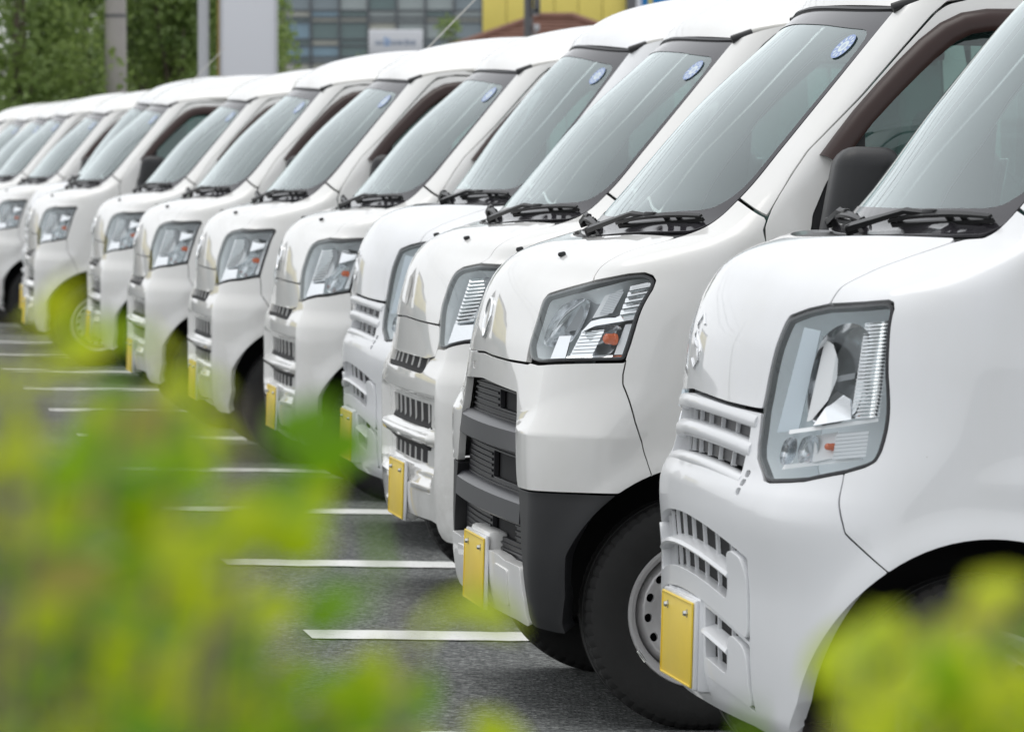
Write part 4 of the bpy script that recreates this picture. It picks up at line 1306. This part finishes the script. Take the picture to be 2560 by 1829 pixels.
GRP = 'small white vans parked in a row'
VANS = [
 ('E', .3453, 9.65, 'white van with tall upright headlight and white slatted intakes, cut off at the right edge'),
 ('H2', -.0672, 11.7709, 'white van with black ribbed grille, black bumper corners and a chrome ring on its nose'),
 ('H1', -.313, 14.509, 'white van just behind the black-grilled one, with a plain round disc on its nose'),
 ('E', -.5503, 17.0, 'cool white van with tall grey headlight and slatted grille, fourth from the nearest'),
 ('H1', -.91825, 19.3998, 'white van fifth from the nearest, its yellow plate just right of the blurred shoots'),
 ('H1', -1.3814, 21.7667, 'white van sixth from the nearest, parked next to the fifth, headlight fully in view'),
 ('H1', -1.8655, 24.4624, 'white van seventh from the nearest, last one before the empty bay'),
 ('H1', -2.4596, 29.0124, 'white van eighth from the nearest, first beyond the empty bay'),
 ('H1', -3.1018, 31.7159, 'white van ninth from the nearest, its front wheel arch open to view'),
 ('E', -3.36, 34.1, 'white van tenth from the nearest, with tall headlight, at the left edge of the row'),
 ('H1', -3.97, 37.4, 'white van eleventh from the nearest, only windscreen, hood and roof in view'),
 ('H1', -4.47, 39.8, 'white van twelfth from the nearest, far left, mostly hidden'),
 ('H1', -4.85, 42.2, 'white van thirteenth from the nearest, far left, windscreen in view'),
 ('H1', -5.27, 44.6, 'white van fourteenth from the nearest, at the far left edge'),
 ('H1', -5.75, 47.0, 'farthest white van of the row, only its roof and side window showing'),
]
proto = {}
ring_mesh = None
for kind, x, y, label in VANS:
    if kind not in proto:
        o = build_model(kind, 'white_van'); proto[kind] = o
    else:
        o = copy_tree(proto[kind]); o.name = 'white_van'
    o.matrix_world = LOT @ Matrix.Translation((x, y, 0)) @ Matrix.Rotation(YAW, 4, 'Z')
    o['label'] = label; o['category'] = 'van'; o['group'] = GRP
    if kind == 'H1' and y > 15:           # all but the third van wear a chrome oval
        if ring_mesh is None:
            S = SK['H1']
            pts = [Vector(S.P(.040 / .6 * math.cos(a), .885 + .036 * math.sin(a), .004)) for a in np.linspace(0, 2 * math.pi, 41)]
            bd = tube('badge_ring', pts, .006, 'chrome', o, 8); ring_mesh = bd.data
        else:
            bd = obj('badge_ring', ring_mesh, None, o)

# aerials that stand on two of the far vans only
_vans = [o for o in bpy.data.objects if o.get('category') == 'van']
for k, ln in ((5, 1.0), (8, .55)):
    S = SK['H1']; b0 = Vector(S.P(-1.5, 1.615, .01))
    tube('aerial', [b0, b0 + Vector((.10, .02, .07)), b0 + Vector((.10 + .62 * ln, .06, .07 + .66 * ln))], [.006, .0035, .0025], 'rail', _vans[k], 6)

# ------------------------------------------------------------------ surroundings
def at(u, v, Y):
    """point at depth Y that the photograph shows at (u, v)"""
    return Vector(((u - 1280) / 12371 * Y, Y, CAM_H + (453 - v) / 12371 * Y))

def lot_z(x): return CAM_H - CAM_H * math.cos(LOT_TILT) - math.sin(LOT_TILT) * x

def leaf_material(name, c0, c1, scale, trans=.45):
    m = bpy.data.materials.new(name); m.use_nodes = True
    nt = m.node_tree; nt.nodes.clear(); L = nt.links
    out = nt.nodes.new('ShaderNodeOutputMaterial')
    tc = nt.nodes.new('ShaderNodeTexCoord')
    n = nt.nodes.new('ShaderNodeTexNoise'); n.inputs['Scale'].default_value = scale; n.inputs['Detail'].default_value = 4
    L.new(tc.outputs['Object'], n.inputs['Vector'])
    r = nt.nodes.new('ShaderNodeValToRGB')
    r.color_ramp.elements[0].position = .34; r.color_ramp.elements[0].color = (*c0, 1)
    r.color_ramp.elements[1].position = .66; r.color_ramp.elements[1].color = (*c1, 1)
    L.new(n.outputs['Fac'], r.inputs[0])
    d = nt.nodes.new('ShaderNodeBsdfPrincipled'); d.inputs['Roughness'].default_value = .45
    t = nt.nodes.new('ShaderNodeBsdfTranslucent')
    L.new(r.outputs[0], d.inputs['Base Color']); L.new(r.outputs[0], t.inputs[0])
    mx = nt.nodes.new('ShaderNodeMixShader'); mx.inputs[0].default_value = trans
    L.new(d.outputs[0], mx.inputs[1]); L.new(t.outputs[0], mx.inputs[2]); L.new(mx.outputs[0], out.inputs[0])
    return m
M['leaf_tree'] = leaf_material('tree_leaves', (.12, .19, .055), (.34, .45, .13), .9, .45)
M['leaf_green'] = leaf_material('mature_shrub_leaves', (.15, .33, .010), (.32, .52, .02), 14, .6)
M['leaf_young'] = leaf_material('young_shrub_leaves', (.48, .62, .012), (.72, .78, .04), 14, .6)
M['leaf_pale'] = leaf_material('pale_shoot_leaves', (.42, .36, .10), (.50, .45, .12), 14, .5)
M['bark'] = simple('bark', (.13, .105, .08), .9, noise=.4, nscale=12)
M['twig'] = simple('shrub_twig', (.21, .18, .15), .85, noise=.3, nscale=40)
M['concrete'] = simple('concrete_pole', (.40, .375, .35), .85, noise=.12, nscale=3)
M['galv'] = simple('galvanised_pole', (.50, .51, .53), .5, metal=.3, noise=.06)
M['ochre'] = simple('ochre_paint', (.36, .24, .06), .6, noise=.1)
M['signwhite'] = simple('white_sign_enamel', (.72, .73, .77), .5, noise=.03, nscale=1)
M['darkgrey'] = simple('dark_grey_metal', (.12, .12, .125), .5, noise=.1)
M['mullion'] = simple('curtain_wall_frame', (.11, .12, .13), .4, metal=.4)
M['yellow_wall'] = simple('yellow_cladding', (.84, .69, .16), .55, noise=.05, nscale=.8)
M['roof_brown'] = simple('brown_roof_tile', (.22, .115, .085), .8, noise=.2, nscale=3)
M['wall_pale'] = simple('pale_render', (.55, .53, .49), .8, noise=.08, nscale=2)
M['blue_sign'] = simple('blue_sign', (.02, .22, .55), .4)
M['greyblue'] = simple('grey_blue_lettering', (.16, .22, .33), .5)

def leaf_cloud(rng, pts, size, jit=.6, fold=.25, aspect=.5, updir=None):
    """many small folded leaves as one mesh"""
    V = []; F = []
    for p in pts:
        d = Vector((rng.gauss(0, 1), rng.gauss(0, 1), rng.gauss(0, .7)))
        if updir is not None: d = d * jit + updir
        d.normalize()
        a = d.cross(Vector((rng.gauss(0, 1), rng.gauss(0, 1), rng.gauss(0, 1)))).normalized()
        n = d.cross(a)
        l = size * rng.uniform(.65, 1.3); w = l * aspect * rng.uniform(.8, 1.2)
        b = len(V); p = Vector(p)
        V += [p, p + d * l * .35 + a * w * .5 + n * w * fold, p + d * l * .35 - a * w * .5 + n * w * fold, p + d * l * .75 + a * w * .38 + n * w * fold * .7, p + d * l * .75 - a * w * .38 + n * w * fold * .7, p + d * l, p + d * l * .35, p + d * l * .75]
        F += [(b, b + 1, b + 6), (b, b + 6, b + 2), (b + 6, b + 1, b + 3, b + 7), (b + 6, b + 7, b + 4, b + 2), (b + 7, b + 3, b + 5), (b + 7, b + 5, b + 4)]
    return mesh_from('leaves', V, F)

def tree(name, base, h, rx, label, seed, n=5200, lean=0.0):
    rng = random.Random(seed)
    root = empty(name); root.location = base
    root['label'] = label; root['category'] = 'tree'; root['group'] = 'trees beyond the car park'
    tr = h * .32
    tube('trunk', [(0, 0, -.5), (.03, 0, tr * .5), (lean * .4, .02, tr), (lean, .05, h * .75)], [.14, .12, .10, .03], 'bark', root, 10)
    blobs = []
    for i in range(24):
        zz = rng.uniform(.16, .95)
        rr = rx * math.sin(math.pi * min(1, .22 + zz * .80)) ** .8
        a = rng.uniform(0, 6.283)
        c = Vector((lean * zz + rr * .75 * math.cos(a) * rng.uniform(.3, 1), rr * .75 * math.sin(a) * rng.uniform(.3, 1), h * zz))
        blobs.append((c, rx * rng.uniform(.30, .52)))
        tube('limb', [(lean * .3, 0, min(tr, c.z * .8)), (c.x * .5, c.y * .5, (tr + c.z) / 2), tuple(c)], [.05, .03, .012], 'bark', root, 6) if i < 9 else None
    pts = []
    for k in range(n):
        c, r = rng.choice(blobs)
        d = Vector((rng.gauss(0, 1), rng.gauss(0, 1), rng.gauss(0, 1))).normalized()
        pts.append(c + d * r * rng.uniform(.55, 1.08))
    obj('crown', leaf_cloud(rng, pts, .10, aspect=.6), 'leaf_tree', root)
    return root

TL = ['broad green tree filling the far left corner behind the vans', 'green tree left of the concrete utility pole', 'dense green tree directly behind the concrete utility pole', 'green tree between the concrete pole and the grey lamp post', 'green tree behind the grey lamp post and the white sign', 'dark green tree set back behind the concrete pole', 'dark green tree set back at the left edge', 'slender tree poking out right of the tall white sign', 'small tree in front of the glass building right of the lettered sign', 'low shrub-like tree left of the lettered sign']
for k, (u, Y, h, r) in enumerate([(60, 62, 4.6, 1.35), (215, 66, 5.0, 1.3), (330, 70, 4.9, 1.45), (450, 66, 4.8, 1.2), (590, 72, 5.2, 1.3), (270, 80, 5.6, 2.0), (-40, 80, 5.6, 2.2), (160, 92, 6.2, 2.4), (480, 92, 6.0, 2.3)]):
    p = at(u, 453, Y); tree('green_tree', (p.x, Y, lot_z(p.x)), h, r, (TL[:7] + ['tall dark green tree in the back row left of the concrete pole', 'tall dark green tree in the back row behind the lamp post'])[k], 40 + k, 8000, .1 * (k % 3 - 1))
for k, (u, Y, h, r, n) in enumerate([(705, 110, 5.6, .42, 900), (1125, 120, 5.2, .75, 1400), (900, 118, 4.1, .6, 900)]):
    p = at(u, 453, Y); tree('slender_tree', (p.x, Y, lot_z(p.x)), h, r, TL[7 + k], 70 + k, n)

def label(o, lab, cat, grp=None):
    o['label'] = lab; o['category'] = cat
    if grp: o['group'] = grp
    return o

# poles
p = at(291, 453, 62)
e = label(empty('utility_pole'), 'tapering concrete utility pole with dark straps in front of the trees', 'pole'); e.location = (p.x, 62, lot_z(p.x))
lathe('pole_shaft', [(.142, -.3), (.136, 2.0), (.118, 8.6), (0, 8.62)], (0, 0, 0), (0, 0, 1), 'concrete', e, 24)
for z in (1.98, 3.16, 3.4, 6.5): lathe('steel_band', [(.139 - .0027 * z, z - .02), (.146 - .0027 * z, z - .02), (.146 - .0027 * z, z + .02), (.139 - .0027 * z, z + .02)], (0, 0, 0), (0, 0, 1), 'darkgrey', e, 24)
for z in (7.0, 7.7, 8.3): rbox('crossarm', (1.6, .08, .08), (0, -.14, z), 'darkgrey', e, .01)
p = at(510, 453, 60)
e = label(empty('lamp_post'), 'smooth pale grey lamp post left of the tall white sign', 'lamp post'); e.location = (p.x, 60, lot_z(p.x))
lathe('post_shaft', [(.071, -.3), (.069, 1.2), (.066, 6.0)], (0, 0, 0), (0, 0, 1), 'galv', e, 24)
tube('lamp_arm', [(0, 0, 5.9), (.1, 0, 6.25), (.6, 0, 6.45), (1.0, 0, 6.47)], [.06, .05, .04, .035], 'galv', e, 10)
rbox('lamp_head', (.55, .2, .09), (1.2, 0, 6.46), 'galv', e, .03)
p = at(550, 453, 60.3)
e = label(empty('ochre_post'), 'thin ochre post beside the tall white sign', 'post'); e.location = (p.x, 60.3, lot_z(p.x))
lathe('post_shaft', [(.028, -.3), (.027, 5.2), (0, 5.21)], (0, 0, 0), (0, 0, 1), 'ochre', e, 16)
lathe('post_collar', [(.034, 2.2), (.034, 2.28)], (0, 0, 0), (0, 0, 1), 'darkgrey', e, 16)
p = at(623, 453, 60)
e = label(empty('tall_sign'), 'tall blank white upright sign panel left of the glass building', 'sign'); e.location = (p.x, 60, lot_z(p.x))
rbox('sign_panel', (.645, .10, 4.4), (0, 0, 2.5), 'signwhite', e, .008)
for s in (-1, 1): rbox('sign_edge', (.026, .14, 4.44), (s * .335, .01, 2.5), 'galv', e, .004)
for s in (-.2, .2): tube('sign_leg', [(s, .03, -.3), (s, .03, .32)], .04, 'galv', e, 10)
p = at(1321, 453, 80)
e = label(empty('equipment_pole'), 'dark slim pole with a transformer box in front of the yellow wall', 'pole'); e.location = (p.x, 80, lot_z(p.x))
lathe('pole_shaft', [(.078, -.3), (.066, 7.6), (0, 7.62)], (0, 0, 0), (0, 0, 1), 'darkgrey', e, 20)
rbox('transformer_box', (.11, .16, .42), (.135, -.04, 4.13), 'darkgrey', e, .01)
rbox('meter_box', (.10, .12, .12), (.12, -.06, 3.96), 'galv', e, .02)
rbox('meter_box', (.09, .12, .12), (.13, -.06, 3.70), 'galv', e, .02)
for z in (3.3, 3.6): tube('bracket', [(0, 0, z), (.13, -.05, z)], .015, 'galv', e, 8)

# overhead wires behind the row, mirrored in the windscreens
WL = ['lowest black overhead power line behind the row', 'second lowest overhead power line behind the row', 'middle overhead power line behind the row', 'second highest overhead power line behind the row', 'highest black overhead power line behind the row']
for k, (z, y) in enumerate(((6.6, 38.2), (6.85, 38.5), (7.7, 38.2), (7.85, 38.5), (9.0, 38.3))):
    pts = []
    for i in range(81):
        x = -62 + 124 * i / 80
        sag = .6 * (1 - (((x + 26) % 36) / 18 - 1) ** 2)
        pts.append((x, y, z - sag))
    label(tube('power_line', pts, .022, 'darkgrey', None, 6), WL[k], 'wire', 'overhead wires')
for k, x in enumerate((-26, 10)):
    e = label(empty('line_pole'), ['concrete pole carrying the overhead wires left of the view', 'concrete pole carrying the overhead wires right of the view'][k], 'pole'); e.location = (x, 38.6, lot_z(x))
    lathe('pole_shaft', [(.17, -.5), (.15, 4.0), (.12, 9.8), (0, 9.82)], (0, 0, 0), (0, 0, 1), 'concrete', e, 20)
    for z in (6.75, 7.8, 9.0): rbox('crossarm', (.09, 1.1, .09), (0, -.3, z - lot_z(x) - .1), 'darkgrey', e, .01)

# lettered board
c = at(990, 103, 90)
e = label(empty('lettered_board'), 'small white board with blue lettering in front of the glass building', 'sign'); e.location = (c.x, 90, lot_z(c.x))
rbox('board_panel', (.98, .08, .44), (0, 0, c.z - lot_z(c.x) - .02), 'signwhite', e, .02)
for s in (-.35, .35): tube('board_leg', [(s, .03, -.3), (s, .03, c.z - lot_z(c.x) - .2)], .03, 'galv', e, 10)
bz = c.z - lot_z(c.x) - .04
for k, (x, w, h, m_) in enumerate([(-.34, .05, .07, 'greyblue'), (-.27, .05, .07, 'greyblue'), (-.19, .035, .15, 'blue_sign'), (-.13, .04, .12, 'blue_sign'), (-.05, .05, .08, 'greyblue'), (.03, .05, .08, 'greyblue'), (.10, .05, .08, 'greyblue'), (.19, .05, .10, 'greyblue'), (.26, .045, .08, 'greyblue'), (.33, .05, .08, 'greyblue')]):
    rbox('letter', (w, .006, h), (x, -.043, bz + (h - .08) * .3), m_, e, .002)
    rbox('letter_notch', (w * .4, .004, h * .35), (x, -.0465, bz + (h - .08) * .3), 'signwhite', e, .001)

# glass office block
Y = 200; px = Y / 12371
e = label(empty('office_building'), 'glass fronted office block with a dark grid of frames', 'building'); e.location = (0, Y, 0)
x0, x1 = (560 - 1280) * px, (1207 - 1280) * px
rbox('building_core', (x1 - x0, 12, 15), ((x0 + x1) / 2, 6.4, 7.0), 'darkgrey', e, 0)
zl = [CAM_H + (453 - v) * px for v in (245, 158, 144, 116, 100, 57, 45, 28)] + [CAM_H + (453 + q) * px for q in (16, 60, 75, 91, 140, 155, 171, 220)]
gm = []
for k, (c_, r_) in enumerate((((.17, .21, .23), .06), ((.27, .31, .31), .10), ((.10, .15, .15), .05), ((.40, .41, .36), .2), ((.16, .25, .31), .06))):
    gm.append(simple('office_pane_%d' % k, c_, r_, metal=.35, spec=.8, noise=.25, nscale=.7))
rng = random.Random(5)
xs = []
x = x1
while x > x0: xs.append(x); x -= 71.5 * px
xs.append(x0)
panes = {}
for i in range(len(xs) - 1):
    for j in range(len(zl) - 1):
        w = xs[i] - xs[i + 1] - .09; hh = zl[j + 1] - zl[j] - .07
        if hh < .05: continue
        key = (round(w, 3), round(hh, 3), rng.randrange(5))
        if key not in panes:
            q = rbox('window_pane', (w, .05, hh), (0, 0, 0), gm[key[2]], e, .0); panes[key] = q.data
        else:
            q = obj('window_pane', panes[key], None, e)
        q.location = ((xs[i] + xs[i + 1]) / 2, .12, (zl[j] + zl[j + 1]) / 2)
for x in xs: rbox('mullion', (.11, .16, 14.6), (x, 0, 7.2), 'mullion', e, .02)
for z in zl: rbox('transom', (x1 - x0, .10, .09), ((x0 + x1) / 2, .03, z), 'mullion', e, .02)

# yellow shop
Y = 130; px = Y / 12371
e = label(empty('yellow_building'), 'large yellow panelled building behind the brown roof', 'building'); e.location = (0, Y, 0)
x0, x1 = (1206 - 1280) * px, (1566 - 1280) * px
rbox('building_core', (x1 - x0, 14, 8.6), ((x0 + x1) / 2, 7.3, 4.0), 'darkgrey', e, 0)
nx = 6
for i in range(nx):
    for j in range(5):
        w = (x1 - x0) / nx; q = rbox('wall_panel', (w - .014, .08, 1.58), (x0 + w * (i + .5), .2, .9 + 1.6 * j), 'yellow_wall', e, .012)
rbox('corner_post', (.27, .5, 8.8), (x1 + .14, .2, 4.1), 'darkgrey', e, .02)
rbox('side_sign', (1.4, .2, 3.0), (x1 + 1.05, .1, 6.55), 'blue_sign', e, .02)
rbox('side_sign_frame', (.16, .3, 8.4), (x1 + .31, .1, 4.1), 'signwhite', e, .02)
rbox('side_sign_stripe', (.10, .24, 2.9), (x1 + .62, .1, 6.55), 'yellow_wall', e, .01)
rbox('roof_edge', (x1 - x0 + .1, 14.3, .3), ((x0 + x1) / 2, 7.3, 8.4), 'darkgrey', e, .03)

# brown roofed house
Y = 100
e = label(empty('brown_roofed_house'), 'low house with brown hipped roof in front of the yellow building', 'house'); e.location = (.9, Y, 0)
rbox('house_wall', (5.2, 4.4, 3.5), (0, 2.6, 1.8), 'wall_pale', e, .02)
ez, rz_ = 3.55, 4.60
ev = [(-3.1, 0, ez), (3.1, 0, ez), (3.1, 5.2, ez), (-3.1, 5.2, ez)]; rg = [(-.35, 2.6, rz_), (.35, 2.6, rz_)]
me = mesh_from('roof', ev + rg, [(0, 1, 5, 4), (1, 2, 5), (2, 3, 4, 5), (3, 0, 4), (3, 2, 1, 0)], smooth=False); obj('roof', me, 'roof_brown', e)
for k in range(13):        # tile courses
    f = k / 13; z = ez + (rz_ - ez) * f + .025
    xa, xb = -3.1 + 2.75 * f, 3.1 - 2.75 * f
    rbox('tile_course', (xb - xa, .19, .035), ((xa + xb) / 2, 2.6 * f + .08, z), 'roof_brown', e, .008)
tube('ridge_tile', [(-.4, 2.6, rz_ + .03), (.4, 2.6, rz_ + .03)], .08, 'roof_brown', e, 8)
for s in (-1, 1): tube('hip_tile', [(s * 3.1, 0, ez + .03), (s * .36, 2.6, rz_ + .04)], .07, 'roof_brown', e, 8)
for x in (-1.6, .2, 1.8):
    w = rbox('window', (.9, .06, 1.0), (x, .38, 2.2), 'mullion', e, .01); rbox('pane', (.8, .02, .9), (x, .34, 2.2), gm[0], w, .0)

# buildings across the lane to the left: seen mirrored in the noses of the vans
e = label(empty('corner_shop'), 'yellow and grey corner shop mirrored in the vans noses', 'building'); e.location = (-27, 74, 0); e.rotation_euler = (0, 0, .35)
rbox('shop_wall', (7.5, 6, 6.4), (0, 3, 3.1), 'wall_pale', e, .03)
for j in range(2):
    for i in range(5): rbox('fascia_panel', (1.46, .12, 1.5), (-3 + 1.5 * i, -.08, 3.6 + 1.55 * j), 'yellow_wall', e, .02)
for i in range(4): w = rbox('shop_window', (1.5, .06, 1.9), (-2.7 + 1.8 * i, -.04, 1.6), 'mullion', e, .01); rbox('pane', (1.36, .02, 1.76), (-2.7 + 1.8 * i, -.075, 1.6), gm[2], w, 0)
rbox('shop_roof', (7.9, 6.4, .3), (0, 3, 6.4), 'darkgrey', e, .03)
e = label(empty('gabled_house'), 'pale house with dark gable mirrored in the vans noses', 'house'); e.location = (-17.5, 70, 0); e.rotation_euler = (0, 0, .2)
rbox('house_wall', (4.6, 6, 3.4), (0, 3, 1.6), 'wall_pale', e, .03)
me = mesh_from('roof', [(-2.7, -.4, 3.2), (2.7, -.4, 3.2), (2.7, 6.4, 3.2), (-2.7, 6.4, 3.2), (0, -.4, 5.2), (0, 6.4, 5.2)], [(0, 1, 4), (1, 2, 5, 4), (2, 3, 5), (3, 0, 4, 5), (3, 2, 1, 0)], smooth=False); obj('roof', me, 'darkgrey', e)
for x in (-1.1, 1.1): w = rbox('window', (1.1, .06, 1.1), (x, -.03, 1.8), 'mullion', e, .01); rbox('pane', (.98, .02, .98), (x, -.07, 1.8), gm[2], w, 0)

# ------------------------------------------------------------------ shrubs close to the camera
def shrub(name, lab, base, tips, seed, spill):
    rng = random.Random(seed)
    root = empty(name); root.location = base
    label(root, lab, 'shrub', 'shrubs close to the camera')
    B = Vector(base)
    young = []; green = []; pale = []
    hub = Vector((0, 0, .55))
    for k in range(7):
        a = k * .9
        tube('stem', [(.05 * math.cos(a), .05 * math.sin(a), -.05), (.03 * math.cos(a * 2), .03 * math.sin(a), .3), tuple(hub + Vector((.05 * math.cos(a), .05 * math.sin(a), 0)))], [.011, .009, .007], 'twig', root, 6)
    for (u, v, Y, nl, mix, spread) in tips:
        tip = at(u, v, Y) - B
        st = hub + Vector((rng.uniform(-.06, .06), rng.uniform(-.06, .06), rng.uniform(-.1, .1)))
        mid = st.lerp(tip, .55) + Vector((rng.uniform(-.02, .02), rng.uniform(-.03, .03), rng.uniform(-.01, .03)))
        tube('twig', [tuple(st), tuple(mid), tuple(tip)], [.003, .002, .001], 'twig', root, 5)
        for i in range(nl):
            f = rng.random() ** .7
            q = tip.lerp(mid, (1 - f) * .5) + Vector((max(-1.5, min(1.5, rng.gauss(0, 1))) * spread * 1.6, rng.gauss(0, spread * 1.8), max(-1.4, min(1.2, rng.gauss(0, 1))) * spread))
            r = rng.random()
            (young if r < mix else green if r < .965 else pale).append(q)
    for (x0, x1, y0, y1, z0, z1, n) in spill:
        for i in range(n): green.append(Vector((rng.uniform(x0, x1), rng.uniform(y0, y1), rng.uniform(z0, z1))))
    for nm, pp, mt in (('young_foliage', young, 'leaf_young'), ('foliage', green, 'leaf_green'), ('pale_foliage', pale, 'leaf_pale')):
        if pp: obj(nm, leaf_cloud(rng, pp, .024, aspect=.55, updir=Vector((.7, 0, .1))), mt, root)

D = 2560 / 2273
LT = [(20, 720), (70, 690), (120, 690), (150, 740), (40, 800), (110, 790), (200, 800), (260, 830), (330, 840), (400, 850), (460, 870), (540, 850), (590, 870), (600, 950), (650, 1000), (590, 1030), (520, 980), (440, 940), (360, 920), (280, 910), (200, 890), (120, 880), (40, 890), (30, 960), (110, 960), (200, 960),
      (50, 1060), (120, 1130), (150, 1240), (190, 1330), (260, 1340), (330, 1290), (400, 1250), (440, 1300), (500, 1330), (560, 1340), (610, 1380), (680, 1410), (740, 1450), (790, 1490), (660, 1490), (560, 1440), (460, 1400), (360, 1400), (270, 1420), (170, 1450), (240, 1520), (340, 1510), (440, 1490), (540, 1530), (640, 1570), (740, 1560), (830, 1560), (900, 1600), (930, 1540), (1000, 1590), (940, 1300), (975, 1350), (180, 1600), (290, 1610), (400, 1600), (510, 1620), (820, 1630)]
rng = random.Random(3)
tips = []
for (u, v) in LT:
    tips.append(((u - 25) * D, (v + 22) * D, 1.36 + rng.uniform(-.13, .15), 7, .78 if rng.random() < .62 else .25, .0085))
shrub('leafy_shrub', 'blurred yellow-green shrub across the lower left of the view', (-.16, 1.36, lot_z(-.16)), tips, 11, [(-.26, .17, -.16, .2, .75, 1.02, 900), (-.24, .18, -.16, .2, .42, .75, 500)])
RT = [(1800, 1590), (1850, 1520), (1900, 1430), (1950, 1440), (2000, 1400), (2060, 1330), (2090, 1310), (2130, 1370), (2180, 1390), (2230, 1340), (2270, 1360), (1900, 1560), (1960, 1530), (2030, 1480), (2100, 1470), (2170, 1480), (2240, 1460), (2000, 1600), (2080, 1570), (2160, 1580), (2240, 1560), (1830, 1620), (1930, 1620), (2290, 1420), (2340, 1380), (2380, 1450), (2330, 1540)]
tips = [(u * D, (v + 38) * D, 1.34 + rng.uniform(-.11, .13), 11, .78 if rng.random() < .62 else .25, .0085) for u, v in RT]
shrub('leafy_shrub', 'blurred yellow-green shrub in the lower right corner before the nearest van', (.14, 1.34, lot_z(.14)), tips, 12, [(-.09, .19, -.16, .2, .75, 1.02, 700), (-.08, .2, -.16, .2, .42, .75, 400)])
